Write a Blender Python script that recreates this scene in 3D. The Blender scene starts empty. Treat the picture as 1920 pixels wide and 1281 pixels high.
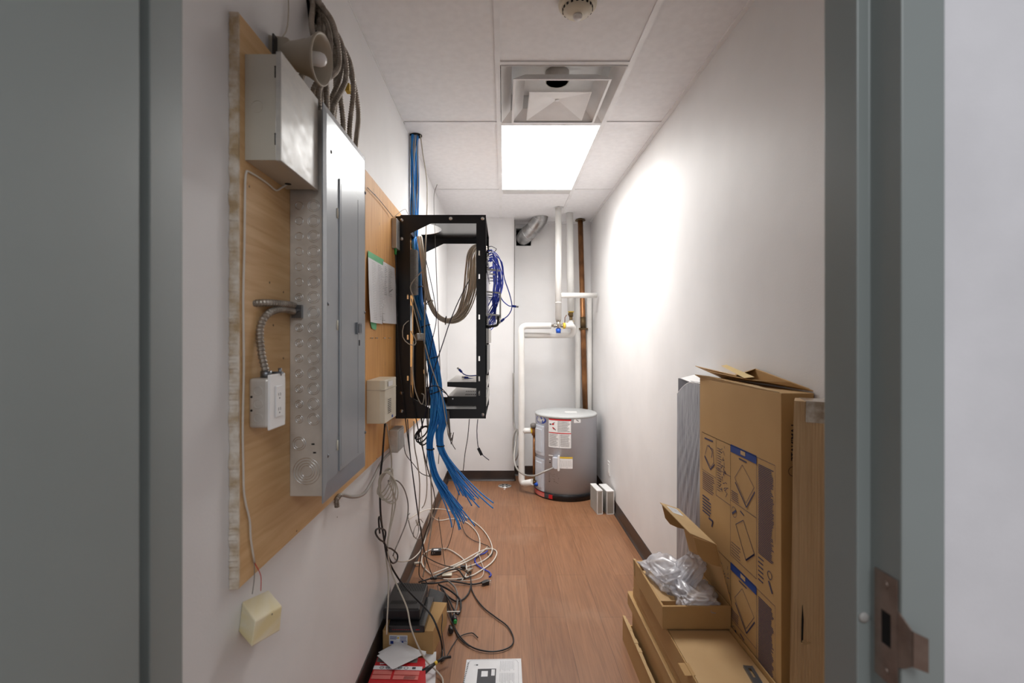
import bpy, bmesh, math, random
from mathutils import Vector, Matrix, noise as mnoise
C = bpy.context.scene
COL = C.collection
random.seed(7)
PI = math.pi

# ------------------------------------------------------------------ camera
CAM_Z = 1.44
F, CX, CY = 907.0, 944.0, 639.0            # focal length and vanishing point in a 1920 px wide frame
cd = bpy.data.cameras.new('camera')
cam = bpy.data.objects.new('camera', cd); COL.objects.link(cam)
cam.location = (0, 0, CAM_Z); cam.rotation_euler = (PI/2, 0, 0)
cd.sensor_width = 36; cd.lens = F/1920*36
cd.shift_x = (960-CX)/1920; cd.shift_y = (CY-640.5)/1920
cd.clip_start = 0.02
cd.dof.use_dof = True; cd.dof.focus_distance = 3.2; cd.dof.aperture_fstop = 4.0
C.camera = cam
# ------------------------------------------------------------------ light
C.view_settings.view_transform = 'Standard'; C.view_settings.look = 'None'
C.view_settings.gamma = 1; C.view_settings.exposure = 0.6
w = bpy.data.worlds.new('world'); C.world = w; w.use_nodes = True
w.node_tree.nodes['Background'].inputs[0].default_value = (0.70, 0.72, 0.76, 1)
w.node_tree.nodes['Background'].inputs[1].default_value = 0.5
def area(name, loc, sx, sy, power, color, rot=(0, 0, 0)):
    l = bpy.data.lights.new(name, 'AREA'); l.shape = 'RECTANGLE'; l.size = sx; l.size_y = sy
    l.energy = power; l.color = color
    o = bpy.data.objects.new(name, l); COL.objects.link(o); o.location = loc; o.rotation_euler = rot
    return o
ROOM_LIGHT = 18.5
HALL_LIGHT = 16.0
area('ceiling_panel_lamp', (.278, 3.435, 2.693), .57, 1.17, ROOM_LIGHT, (1.0, 0.99, 0.975)).data.spread = 2.62
area('hall_lamp', (.25, -1.15, 2.68), .6, 1.2, HALL_LIGHT, (0.95, 0.98, 1.0))

# ------------------------------------------------------------------ pixel helpers (true positions measured off the photo)
def W(px, py, d): return Vector(((px-CX)/F*d, d, CAM_Z-(py-CY)/F*d))
def WX(px, py, X): return W(px, py, F*X/(px-CX))
def WZ(px, py, Z): return W(px, py, F*(CAM_Z-Z)/(py-CY))

# ------------------------------------------------------------------ materials
def lin(c):
    r = []
    for v in c:
        v /= 255.0
        r.append(v/12.92 if v <= .04045 else ((v+.055)/1.055)**2.4)
    return (r[0], r[1], r[2], 1)
MATS = {}
def mat(name, c, rough=.5, metal=0, c2=None, scale=8, stretch=(1, 1, 1), bump=0, bscale=60, coat=0, lo=.35, hi=.65, emit=0, alpha=1, trans=0, detail=4, spec=.5, rough2=None):
    if name in MATS: return MATS[name]
    m = bpy.data.materials.new(name); m.use_nodes = True
    nt = m.node_tree; N = nt.nodes; L = nt.links; b = N['Principled BSDF']
    b.inputs['Base Color'].default_value = lin(c); b.inputs['Roughness'].default_value = rough
    b.inputs['Metallic'].default_value = metal; b.inputs['Coat Weight'].default_value = coat
    b.inputs['Coat Roughness'].default_value = .12
    b.inputs['Specular IOR Level'].default_value = spec
    b.inputs['Alpha'].default_value = alpha; b.inputs['Transmission Weight'].default_value = trans
    if emit:
        b.inputs['Emission Color'].default_value = lin(c); b.inputs['Emission Strength'].default_value = emit
    tc = N.new('ShaderNodeTexCoord'); mp = N.new('ShaderNodeMapping'); mp.inputs['Scale'].default_value = stretch
    L.new(tc.outputs['Object'], mp.inputs[0])
    n = N.new('ShaderNodeTexNoise'); n.inputs['Scale'].default_value = scale; n.inputs['Detail'].default_value = detail
    L.new(mp.outputs[0], n.inputs['Vector'])
    r = N.new('ShaderNodeValToRGB'); r.color_ramp.elements[0].position = lo; r.color_ramp.elements[1].position = hi
    r.color_ramp.elements[0].color = lin(c2 if c2 else [v*.96 for v in c]); r.color_ramp.elements[1].color = lin(c)
    L.new(n.outputs[0], r.inputs[0]); L.new(r.outputs[0], b.inputs['Base Color'])
    if rough2 is not None:
        mr = N.new('ShaderNodeMapRange'); mr.inputs[3].default_value = rough; mr.inputs[4].default_value = rough2
        mr.inputs[1].default_value = .3; mr.inputs[2].default_value = .7
        L.new(n.outputs[0], mr.inputs[0]); L.new(mr.outputs[0], b.inputs['Roughness'])
    if bump:
        n2 = N.new('ShaderNodeTexNoise'); n2.inputs['Scale'].default_value = bscale; L.new(mp.outputs[0], n2.inputs['Vector'])
        bp = N.new('ShaderNodeBump'); bp.inputs['Strength'].default_value = bump; bp.inputs['Distance'].default_value = .002
        L.new(n2.outputs[0], bp.inputs['Height']); L.new(bp.outputs[0], b.inputs['Normal'])
    MATS[name] = m; return m

def mat_floor():
    m = bpy.data.materials.new('vinyl_plank'); m.use_nodes = True
    nt = m.node_tree; N = nt.nodes; L = nt.links; b = N['Principled BSDF']
    tc = N.new('ShaderNodeTexCoord'); mp = N.new('ShaderNodeMapping')
    mp.inputs['Rotation'].default_value = (0, 0, PI/2); mp.inputs['Location'].default_value = (.08, .045, 0)
    L.new(tc.outputs['Object'], mp.inputs[0])
    br = N.new('ShaderNodeTexBrick'); br.inputs['Scale'].default_value = 1
    br.inputs['Brick Width'].default_value = 1.22; br.inputs['Row Height'].default_value = .183
    br.inputs['Mortar Size'].default_value = .0012; br.inputs['Mortar Smooth'].default_value = .3
    br.offset = .37; br.inputs['Color1'].default_value = lin((150, 108, 78)); br.inputs['Color2'].default_value = lin((139, 97, 68))
    br.inputs['Mortar'].default_value = lin((104, 70, 48)); L.new(mp.outputs[0], br.inputs['Vector'])
    mp2 = N.new('ShaderNodeMapping'); mp2.inputs['Scale'].default_value = (34, 1.6, 1); L.new(tc.outputs['Object'], mp2.inputs[0])
    n = N.new('ShaderNodeTexNoise'); n.inputs['Scale'].default_value = 1.6; n.inputs['Detail'].default_value = 7; n.inputs['Distortion'].default_value = 1.6
    L.new(mp2.outputs[0], n.inputs['Vector'])
    r = N.new('ShaderNodeValToRGB'); r.color_ramp.elements[0].position = .32; r.color_ramp.elements[1].position = .66
    r.color_ramp.elements[0].color = (.76, .73, .71, 1); r.color_ramp.elements[1].color = (1.08, 1.06, 1.04, 1)
    L.new(n.outputs[0], r.inputs[0])
    mx = N.new('ShaderNodeMix'); mx.data_type = 'RGBA'; mx.blend_type = 'MULTIPLY'; mx.inputs[0].default_value = 1
    L.new(br.outputs[0], mx.inputs[6]); L.new(r.outputs[0], mx.inputs[7])
    # dust and scuffs
    d = N.new('ShaderNodeTexNoise'); d.inputs['Scale'].default_value = 2.2; d.inputs['Detail'].default_value = 8; L.new(tc.outputs['Object'], d.inputs['Vector'])
    dr = N.new('ShaderNodeValToRGB'); dr.color_ramp.elements[0].position = .56; dr.color_ramp.elements[1].position = .8
    dr.color_ramp.elements[0].color = (0, 0, 0, 1); dr.color_ramp.elements[1].color = (.35, .35, .35, 1); L.new(d.outputs[0], dr.inputs[0])
    m2 = N.new('ShaderNodeMix'); m2.data_type = 'RGBA'; L.new(dr.outputs[0], m2.inputs[0]); L.new(mx.outputs[2], m2.inputs[6])
    m2.inputs[7].default_value = lin((172, 142, 118)); L.new(m2.outputs[2], b.inputs['Base Color'])
    b.inputs['Roughness'].default_value = .42
    bp = N.new('ShaderNodeBump'); bp.inputs['Strength'].default_value = .15; bp.inputs['Distance'].default_value = .001
    L.new(n.outputs[0], bp.inputs['Height']); L.new(bp.outputs[0], b.inputs['Normal'])
    return m
def mat_wood(name, c, c2, stretch, rough=.55):
    m = bpy.data.materials.new(name); m.use_nodes = True
    nt = m.node_tree; N = nt.nodes; L = nt.links; b = N['Principled BSDF']
    tc = N.new('ShaderNodeTexCoord'); mp = N.new('ShaderNodeMapping'); mp.inputs['Scale'].default_value = stretch
    L.new(tc.outputs['Object'], mp.inputs[0])
    n = N.new('ShaderNodeTexNoise'); n.inputs['Scale'].default_value = 3; n.inputs['Detail'].default_value = 8; n.inputs['Distortion'].default_value = .8
    L.new(mp.outputs[0], n.inputs['Vector'])
    r = N.new('ShaderNodeValToRGB'); r.color_ramp.elements[0].position = .3; r.color_ramp.elements[1].position = .7
    r.color_ramp.elements[0].color = lin(c2); r.color_ramp.elements[1].color = lin(c)
    L.new(n.outputs[0], r.inputs[0]); L.new(r.outputs[0], b.inputs['Base Color']); b.inputs['Roughness'].default_value = rough
    return m
M_FLOOR = mat_floor()
M_WALL = mat('wall_paint', (234, 233, 233), .55, c2=(228, 227, 227), scale=3, bump=.12, bscale=180)
M_HALL = mat('hall_wall_paint', (220, 218, 221), .6, bump=.1, bscale=180)
M_TILE = mat('ceiling_tile', (246, 246, 248), .85, c2=(241, 241, 243), scale=30, bump=.15, bscale=300)
M_TEE = mat('grid_enamel', (244, 244, 245), .4)
M_BASE = mat('rubber_base', (46, 40, 38), .32, c2=(62, 50, 44), scale=5, stretch=(1, 1, 1))
M_FRAME = mat('door_frame_paint', (134, 140, 138), .38, c2=(130, 136, 134), scale=4, bump=.05, bscale=40)
M_PLY = mat_wood('plywood_pale', (216, 180, 132), (196, 154, 104), (1, 1.2, 16))
M_PLYO = mat_wood('plywood_orange', (224, 170, 102), (204, 144, 78), (1, 14, 1.1))
M_PLYEDGE = mat('plywood_edge', (205, 180, 145), .8, c2=(150, 115, 75), scale=60, bump=.8, bscale=90)
M_GALV = mat('galvanised', (212, 207, 200), .36, .4, c2=(192, 187, 180), scale=14, rough2=.5, detail=6)
M_COVER = mat('cover_enamel', (146, 151, 156), .3, .2, c2=(140, 145, 150), scale=6, coat=.15)
M_SCREW = mat('screw_steel', (128, 130, 134), .35, .9)
M_SILVER = mat('bright_steel', (215, 215, 215), .25, 1)
M_BEIGE = mat('beige_enamel', (190, 184, 170), .3, c2=(184, 178, 164), scale=4, coat=.3)
M_LID = mat('scratched_lid_enamel', (190, 186, 178), .34, .0, c2=(176, 173, 167), scale=26, stretch=(1, 1, 2), coat=.12, rough2=.5)
M_HORN = mat('horn_plastic', (176, 167, 150), .4)
M_CREAM = mat('cream_plastic', (228, 220, 200), .4)
M_CREAMY = mat('yellowed_plastic', (228, 222, 204), .4, c2=(222, 208, 160), scale=6, stretch=(1, .5, 3), lo=.3, hi=.5)
M_WHITE = mat('white_plastic', (242, 241, 240), .35)
M_CABLEW = mat('white_cable', (216, 209, 198), .45)
M_CABLEG = mat('grey_cable', (196, 188, 174), .5)
M_CONDUIT = mat('conduit_steel', (168, 164, 158), .4, .3)
M_CABLEB = mat('bundle_grey_cable', (226, 216, 200), .5)
M_CABLEDG = mat('dull_grey_cable', (118, 113, 108), .5)
M_CABLEK = mat('black_cable', (24, 24, 27), .4)
M_CABLEN = mat('navy_cable', (30, 34, 62), .45)
M_BLUE = mat('blue_cable', (46, 148, 228), .4, c2=(36, 130, 214), scale=20)
M_BLUED = mat('dark_blue_cable', (20, 58, 184), .4)
M_BX = mat('armour_steel', (170, 162, 152), .42, .7, c2=(140, 132, 122), scale=30)
M_BLACK = mat('black_powder_coat', (26, 26, 30), .3, c2=(22, 22, 26), scale=6)
M_BLACKG = mat('black_gloss_coat', (34, 34, 36), .22, coat=.3)
M_DARKP = mat('dark_plastic', (34, 34, 36), .35, c2=(40, 40, 42), scale=30)
M_GREYM = mat('light_grey_metal', (196, 194, 190), .3, .4)
M_PAPER = mat('paper', (228, 228, 230), .7)
M_GREEN = mat('green_paper', (112, 190, 138), .7)
M_INK = mat('ink', (70, 70, 74), .7)
M_INKL = mat('pale_ink', (150, 150, 154), .7)
M_BOXINK = mat('blue_box_ink', (62, 60, 92), .8)
M_BOXBLUE = mat('blue_box_band', (26, 62, 138), .7)
M_BOXDARK = mat('dark_box_ink', (22, 14, 34), .7)
M_CARD = mat('cardboard', (188, 151, 100), .8, c2=(183, 146, 95), scale=5, stretch=(1, 1, 1), bump=.1, bscale=40)
M_CARDP = mat('pale_cardboard', (200, 166, 120), .75, c2=(190, 155, 108), scale=4)
M_CARDE = mat('cardboard_edge', (196, 165, 120), .85)
M_TANK = mat('tank_enamel', (204, 208, 216), .4, 0, c2=(199, 203, 211), scale=3)
M_TANKTOP = mat('tank_top_enamel', (192, 194, 194), .4)
M_PIPE = mat('white_pipe_jacket', (232, 230, 226), .5, c2=(224, 222, 218), scale=6)
M_DUCT = mat('duct_steel', (190, 190, 190), .3, .9, c2=(160, 160, 160), scale=18, rough2=.42)
M_COPPER = mat('copper', (166, 116, 74), .42, .7, c2=(120, 82, 54), scale=12, stretch=(1, 1, .6))
M_BRASS = mat('aged_brass', (120, 98, 66), .45, .8, c2=(92, 76, 52), scale=20)
M_NICKEL = mat('nickel', (190, 184, 172), .25, 1)
M_BLUECAP = mat('blue_cap', (18, 82, 190), .35)
M_YELLOW = mat('yellow_wrap', (232, 196, 70), .6)
M_RED = mat('red_print', (196, 26, 34), .45)
M_ORANGE = mat('orange_print', (206, 96, 34), .5)
M_PINK = mat('pale_red_print', (216, 120, 112), .5)
M_BLUELOGO = mat('blue_logo', (34, 58, 138), .4)
M_GREENP = mat('green_plastic', (52, 168, 84), .4)
M_FILM = mat('grey_film', (158, 161, 168), .3, c2=(128, 131, 140), scale=6, stretch=(1, 9, .9), bump=.6, bscale=9)
M_PANELD = mat('charcoal_panel', (74, 74, 84), .4)
M_CRATE = mat_wood('veneer_box', (208, 174, 130), (184, 148, 104), (70, 70, .6), .6)
M_TAPE = mat('clear_tape', (196, 180, 158), .2, c2=(150, 128, 100), scale=40, coat=.8)
M_GOLDTAPE = mat('yellow_tape', (214, 182, 104), .5)
M_LIGHT = mat('light_lens', (255, 254, 250), .4, emit=5.0)
M_RUBBER = mat('silencer_rubber', (160, 156, 152), .5)
M_STRIKE = mat('strike_steel', (138, 122, 112), .35, .6, c2=(118, 100, 90), scale=30)
M_HOLE = mat('dark_void', (6, 6, 8), .9)
M_PLASTER = mat('rough_plaster', (222, 214, 202), .9, c2=(180, 156, 122), scale=30, bump=1, bscale=60)
M_BRACKET = mat('zinc_bracket', (120, 126, 136), .3, .8)

def mat_bag():
    m = bpy.data.materials.new('clear_bag'); m.use_nodes = True
    nt = m.node_tree; N = nt.nodes; L = nt.links; b = N['Principled BSDF']
    b.inputs['Base Color'].default_value = (.80, .80, .86, 1); b.inputs['Roughness'].default_value = .3
    b.inputs['Coat Weight'].default_value = .6
    t = N.new('ShaderNodeBsdfTransparent'); mx = N.new('ShaderNodeMixShader')
    n = N.new('ShaderNodeTexNoise'); n.inputs['Scale'].default_value = 9; n.inputs['Detail'].default_value = 6
    tc = N.new('ShaderNodeTexCoord'); L.new(tc.outputs['Object'], n.inputs['Vector'])
    r = N.new('ShaderNodeMapRange'); r.inputs[1].default_value = .35; r.inputs[2].default_value = .65; r.inputs[3].default_value = .30; r.inputs[4].default_value = .62
    L.new(n.outputs[0], r.inputs[0]); L.new(r.outputs[0], mx.inputs[0])
    L.new(t.outputs[0], mx.inputs[1]); L.new(b.outputs[0], mx.inputs[2]); L.new(mx.outputs[0], N['Material Output'].inputs[0])
    return m
M_BAG = mat_bag()

# ------------------------------------------------------------------ mesh builder
def spline(P, n):
    P = [Vector(p) for p in P]
    if len(P) < 3: 
        return [P[0].lerp(P[-1], i/n) for i in range(n+1)]
    Q = [P[0]*2-P[1]]+P+[P[-1]*2-P[-2]]
    out = []; seg = len(P)-1; per = max(2, round(n/seg))
    for i in range(seg):
        a, b, c, d = Q[i], Q[i+1], Q[i+2], Q[i+3]
        for k in range(per):
            t = k/per
            out.append(.5*((2*b)+(c-a)*t+(2*a-5*b+4*c-d)*t*t+(3*b-a-3*c+d)*t**3))
    out.append(P[-1]); return out
class MB:
    def __init__(s): s.v = []; s.f = []; s.sm = []; s.mi = []; s.cur = 0
    def add(s, vs, fs, smooth=False):
        o = len(s.v); s.v += [tuple(v) for v in vs]
        for f in fs: s.f.append([i+o for i in f]); s.sm.append(smooth); s.mi.append(s.cur)
        return s
    def hexa(s, p):     # 8 points: bottom 4 ccw, top 4
        return s.add(p, [(3, 2, 1, 0), (4, 5, 6, 7), (0, 1, 5, 4), (1, 2, 6, 5), (2, 3, 7, 6), (3, 0, 4, 7)])
    def box(s, x0, x1, y0, y1, z0, z1, M=None):
        p = [Vector(q) for q in ((x0, y0, z0), (x1, y0, z0), (x1, y1, z0), (x0, y1, z0), (x0, y0, z1), (x1, y0, z1), (x1, y1, z1), (x0, y1, z1))]
        if M: p = [M @ q for q in p]
        return s.hexa(p)
    def tube(s, P, r, seg=8, cap=True, closed=False, smooth=True):
        P = [Vector(p) for p in P]; n = len(P)
        R = r if isinstance(r, (list, tuple)) else [r]*n
        t0 = (P[1]-P[0]).normalized(); up = Vector((0, 0, 1)) if abs(t0.z) < .9 else Vector((1, 0, 0))
        nrm = t0.cross(up).normalized(); vs = []; prev = t0
        for i in range(n):
            if closed: t = (P[(i+1) % n]-P[i-1])
            else: t = P[min(i+1, n-1)]-P[max(i-1, 0)]
            if t.length < 1e-9: t = prev
            t = t.normalized(); ax = prev.cross(t)
            if ax.length > 1e-7:
                nrm = Matrix.Rotation(prev.angle(t), 3, ax.normalized()) @ nrm
            nrm = (nrm-t*nrm.dot(t)).normalized(); bn = t.cross(nrm); prev = t
            for k in range(seg):
                a = 2*PI*k/seg; vs.append(P[i]+(nrm*math.cos(a)+bn*math.sin(a))*R[i])
        fs = []
        for i in range(n if closed else n-1):
            j = (i+1) % n
            for k in range(seg):
                fs.append((i*seg+k, i*seg+(k+1) % seg, j*seg+(k+1) % seg, j*seg+k))
        s.add(vs, fs, smooth)
        if cap and not closed:
            o = len(s.v)-n*seg
            s.f.append([o+k for k in reversed(range(seg))]); s.sm.append(False); s.mi.append(s.cur)
            s.f.append([o+(n-1)*seg+k for k in range(seg)]); s.sm.append(False); s.mi.append(s.cur)
        return s
    def cyl(s, a, b, r, seg=16, r2=None): return s.tube([a, b], [r, r if r2 is None else r2], seg)
    def lathe(s, prof, M, seg=32, smooth=True):   # prof (r,z)
        vs = []; n = len(prof)
        for r, z in prof:
            for k in range(seg):
                a = 2*PI*k/seg; vs.append(M @ Vector((r*math.cos(a), r*math.sin(a), z)))
        fs = []
        for i in range(n-1):
            for k in range(seg): fs.append((i*seg+k, i*seg+(k+1) % seg, (i+1)*seg+(k+1) % seg, (i+1)*seg+k))
        s.add(vs, fs, smooth)
        for i in (0, n-1):
            if prof[i][0] > 1e-6:
                o = len(s.v)-n*seg+i*seg; s.f.append([o+k for k in (range(seg) if i else reversed(range(seg)))]); s.sm.append(False); s.mi.append(s.cur)
        return s
    def prism(s, pts, off):   # polygon of 3-D points extruded by vector
        n = len(pts); off = Vector(off); a = [Vector(p) for p in pts]; b = [p+off for p in a]
        return s.add(a+b, [tuple(reversed(range(n))), tuple(range(n, 2*n))]+[(i, (i+1) % n, n+(i+1) % n, n+i) for i in range(n)])
    def plate(s, u, v, holes, f, t):   # cell plate: u=(u0,u1), v=(v0,v1), rect holes (u0,u1,v0,v1); f(u,v,h)->point; thickness t
        us = sorted({u[0], u[1], *[q for h in holes for q in h[:2]]}); vs_ = sorted({v[0], v[1], *[q for h in holes for q in h[2:]]})
        for i in range(len(us)-1):
            for j in range(len(vs_)-1):
                cu, cv = (us[i]+us[i+1])/2, (vs_[j]+vs_[j+1])/2
                if any(h[0] < cu < h[1] and h[2] < cv < h[3] for h in holes): continue
                a, b, c, d = us[i], us[i+1], vs_[j], vs_[j+1]
                s.hexa([f(a, c, 0), f(b, c, 0), f(b, c, t), f(a, c, t), f(a, d, 0), f(b, d, 0), f(b, d, t), f(a, d, t)])
        return s
    def make(s, name, m, parent=None, bevel=0):
        me = bpy.data.meshes.new(name); me.from_pydata(s.v, [], s.f)
        ms = m if isinstance(m, (list, tuple)) else [m]
        for q in ms: me.materials.append(q)
        for p, sm, mi in zip(me.polygons, s.sm, s.mi): p.use_smooth = sm; p.material_index = mi
        bm = bmesh.new(); bm.from_mesh(me); bmesh.ops.recalc_face_normals(bm, faces=bm.faces); bm.to_mesh(me); bm.free()
        me.update()
        o = bpy.data.objects.new(name, me); COL.objects.link(o)
        if parent:
            o.parent = parent; o.matrix_parent_inverse = Matrix.Translation(parent.location).inverted() if parent.parent is None else Matrix.Identity(4)
        if bevel:
            b = o.modifiers.new('bevel', 'BEVEL'); b.width = bevel; b.segments = 2; b.limit_method = 'ANGLE'; b.angle_limit = .7
            b.harden_normals = False
        return o
def tag(o, label, cat, group=None):
    o['label'] = label; o['category'] = cat
    if group: o['group'] = group
    return o
def thing(name, label, cat, loc=(0, 0, 0), group=None):
    o = bpy.data.objects.new(name, None); COL.objects.link(o); o.location = loc; o.empty_display_size = .05
    return tag(o, label, cat, group)
def struct(name, mb, m, bevel=0):
    o = mb.make(name, m, None, bevel); o['kind'] = 'structure'; return o
def sub(o, par):   # parent to a part keeping world place (parts are stored in world coordinates)
    o.parent = par
    base = par.parent.location if par.parent else Vector()
    o.matrix_parent_inverse = Matrix.Identity(4)
    return o
def part(mb, name, m, par, bevel=0):
    """child of a thing (Empty or mesh) or of a part; all geometry is given in world coordinates"""
    o = mb.make(name, m, None, bevel)
    o.parent = par
    if par.type == 'EMPTY': o.matrix_parent_inverse = Matrix.Translation(par.location).inverted()
    return o
# ---- flat print on any surface: f(u,v,h)->world
class Print:
    def __init__(s, f, h=.0006): s.f = f; s.h = h; s.m = MB()
    def mat(s, i): s.m.cur = i; return s
    def rect(s, u0, v0, u1, v1, nu=1):
        for k in range(nu):
            a = u0+(u1-u0)*k/nu; b = u0+(u1-u0)*(k+1)/nu
            s.m.add([s.f(a, v0, s.h), s.f(b, v0, s.h), s.f(b, v1, s.h), s.f(a, v1, s.h)], [(0, 1, 2, 3)])
        return s
    def line(s, a, b, w):
        a = Vector((a[0], a[1])); b = Vector((b[0], b[1])); d = (b-a)
        if d.length < 1e-9: return s
        d.normalize(); n = Vector((-d.y, d.x))*w/2
        s.m.add([s.f(*(a+n), s.h), s.f(*(b+n), s.h), s.f(*(b-n), s.h), s.f(*(a-n), s.h)], [(0, 1, 2, 3)]); return s
    def frame(s, u0, v0, u1, v1, w):
        s.line((u0, v0), (u1, v0), w); s.line((u1, v0), (u1, v1), w); s.line((u1, v1), (u0, v1), w); return s.line((u0, v1), (u0, v0), w)
    def path(s, pts, w):
        for a, b in zip(pts, pts[1:]): s.line(a, b, w)
        return s
    def ell(s, cu, cv, ru, rv, n=28):
        pts = [s.f(cu+ru*math.cos(2*PI*k/n), cv+rv*math.sin(2*PI*k/n), s.h) for k in range(n)]
        s.m.add(pts, [tuple(range(n))]); return s
    def ring(s, cu, cv, r, w, n=20):
        p = [(cu+r*math.cos(2*PI*k/n), cv+r*math.sin(2*PI*k/n)) for k in range(n+1)]; return s.path(p, w)
    def lines(s, u0, v0, u1, v1, n, w, vary=.3, vert=False):
        for k in range(n):
            t = (k+.5)/n; q = 1-random.random()*vary
            if vert: s.line((u0+(u1-u0)*t, v0), (u0+(u1-u0)*t, v0+(v1-v0)*q), w)
            else: s.line((u0, v0+(v1-v0)*t), (u0+(u1-u0)*q, v0+(v1-v0)*t), w)
        return s
    def text(s, txt, u, v, size, rot=0, bold=.0, sx=1.0, h=None):
        c = bpy.data.curves.new('t', 'FONT'); c.body = txt; c.size = size; c.align_x = 'CENTER'; c.align_y = 'CENTER'; c.offset = bold
        o = bpy.data.objects.new('t', c); COL.objects.link(o); dg = bpy.context.evaluated_depsgraph_get()
        me = bpy.data.meshes.new_from_object(o.evaluated_get(dg)); bpy.data.objects.remove(o)
        cs, sn = math.cos(rot), math.sin(rot); vs = []
        for q in me.vertices:
            x, y = q.co.x*sx, q.co.y; vs.append(s.f(u+x*cs-y*sn, v+x*sn+y*cs, s.h if h is None else h))
        s.m.add(vs, [tuple(p.vertices) for p in me.polygons]); bpy.data.meshes.remove(me); return s
def plane_f(o, u, v, n):
    o, u, v, n = Vector(o), Vector(u), Vector(v), Vector(n)
    return lambda a, b, h: o+u*a+v*b+n*h
def cable_mesh(pts, r, seg=8, n=None):
    P = [Vector(p) for p in pts]; L = sum((b-a).length for a, b in zip(P, P[1:]))
    return MB().tube(spline(P, n or max(8, int(L/.02))), r, seg)
def cable(name, label, pts, r, m, group=None, cat='cable', seg=8):
    return tag(cable_mesh(pts, r, seg).make(name, m), label, cat, group)
def armoured(mb, pts, r=.008, pitch=.0075, seg=10):
    P = spline(pts, 60); L = sum((b-a).length for a, b in zip(P, P[1:])); n = max(12, int(L/pitch*4))
    # resample evenly
    out = [P[0]]; cum = [0]
    for a, b in zip(P, P[1:]): cum.append(cum[-1]+(b-a).length)
    j = 0; Q = []
    for i in range(n+1):
        t = L*i/n
        while j < len(P)-2 and cum[j+1] < t: j += 1
        k = (t-cum[j])/max(1e-9, cum[j+1]-cum[j]); Q.append(P[j].lerp(P[j+1], min(1, k)))
    R = [r*(1, 1, .86, .78)[i % 4] for i in range(n+1)]
    return mb.tube(Q, R, seg, smooth=False)

XL, XR, H = -.579, .932, 2.702
YD, YB, YR = .652, 4.98, 5.17      # inner face of door wall, bumped far wall, recess back wall
# ================================================================== SETTING
m = MB(); m.box(-2.2, 2.4, -2.4, 5.4, -.06, 0); struct('floor', m, M_FLOOR)
m = MB(); m.box(XL-.1, XL, YD-.09, 5.3, 0, 2.85); struct('wall_left', m, M_WALL)
m = MB(); m.box(XR, XR+.1, YD-.09, 5.3, 0, 2.85); struct('wall_right', m, M_WALL)
m = MB(); m.box(XL, .11, YB, 5.3, 0, 2.85); struct('wall_far', m, M_WALL)
# recess back wall with the duct hole
m = MB(); m.plate((.11, XR), (0, 2.85), [(.135, .295, 2.455, 2.64)], lambda u, v, h: Vector((u, YR+h, v)), .1); struct('wall_back', m, M_WALL)
m = MB(); m.box(.10, .33, YR+.1, YR+.2, 2.4, 2.7); struct('trim_1', m, M_HOLE)
# wall the doorway is in
m = MB(); m.plate((-2.2, 2.4), (0, 2.85), [(-.50, .50, -1, 2.15)], lambda u, v, h: Vector((u, YD-.086+h, v)), .086)
struct('wall_door', m, M_HALL)
# ceiling: tiles set in from the grid, open where the light and the diffuser sit
TX, TX2 = -.027, .583
m = MB()
m.plate((XL, XR), (YD, YR), [(TX, TX2, 2.203, 2.806), (TX, TX2, 2.806, 4.05), (.0, .57, 4.05, 4.17)], lambda u, v, h: Vector((u, v, H+.006+h)), .02)
struct('ceiling', m, M_TILE)
m = MB(); m.box(XL, XR, YD, YR, H+.45, H+.5); struct('trim_2', m, M_HOLE)
m = MB(); t = .012
for x in (TX, TX2): m.box(x-t, x+t, YD, YR, H, H+.0058)
for (a, b, y) in ((XL, TX-t, 1.586), (XL, TX-t, 2.806), (XL, TX-t, 4.05), (TX+t, TX2-t, .98), (TX+t, TX2-t, 2.203), (TX+t, TX2-t, 2.806), (TX+t, TX2-t, 4.05), (TX2+t, XR, 1.586), (TX2+t, XR, 2.806), (TX2+t, XR, 4.05)):
    m.box(a, b, y-t, y+t, H, H+.0058)
m.box(XR-.02, XR, YD, YR, H-.001, H+.0058); m.box(XL, XL+.004, YD, YR, H, H+.0058)
m.box(XL, .11, YB-.01, YB, H, H+.0058); m.box(.11, XR, YR-.02, YR, H-.02, H+.0058)
struct('trim_3', m, M_TEE)
# baseboards (coved)
def base(name, a, b, n):
    a, b, n = Vector(a), Vector(b), Vector(n)
    prof = [(0, 0), (.018, 0), (.016, .004), (.008, .012), (.005, .028), (.004, .1), (0, .103)]
    m = MB(); m.prism([a+n*p+Vector((0, 0, q)) for p, q in prof], b-a); struct(name, m, M_BASE)
base('baseboard_left', (XL, YD, 0), (XL, YB, 0), (1, 0, 0))
base('baseboard_right', (XR, YD, 0), (XR, YR, 0), (-1, 0, 0))
base('baseboard_far', (XL, YB, 0), (.11, YB, 0), (0, -1, 0))
base('baseboard_side', (.11, YB-.018, 0), (.11, YR, 0), (1, 0, 0))
base('baseboard_back', (.11, YR, 0), (XR, YR, 0), (0, -1, 0))
# steel door frame
def jamb(s):
    pts = [(.506, .554), (.456, .554), (.456, .602), (.440, .602), (.440, .664), (.49, .664), (.49, .652), (.452, .652), (.452, .614), (.468, .614), (.468, .566), (.506, .566)]
    m = MB(); m.prism([Vector((s*x, y, 0)) for x, y in pts], (0, 0, 2.13)); return m
m = jamb(1); m.box(-.506, .506, .554, .602, 2.13, 2.18); m.box(-.49, .49, .602, .664, 2.114, 2.16)
jr = struct('trim_4', m, M_FRAME, .0015); struct('trim_5', jamb(-1), M_FRAME, .0015)
m = MB(); m.box(-.452, -.408, -.37, .543, .012, 2.105); dl = struct('door_1', m, M_FRAME, .002)
m = MB()
for z in (.3, 1.05, 1.85): m.cyl((-.455, .55, z-.05), (-.455, .55, z+.05), .007, 12)
part(m, 'door_hinge', M_STRIKE, dl)
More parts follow.
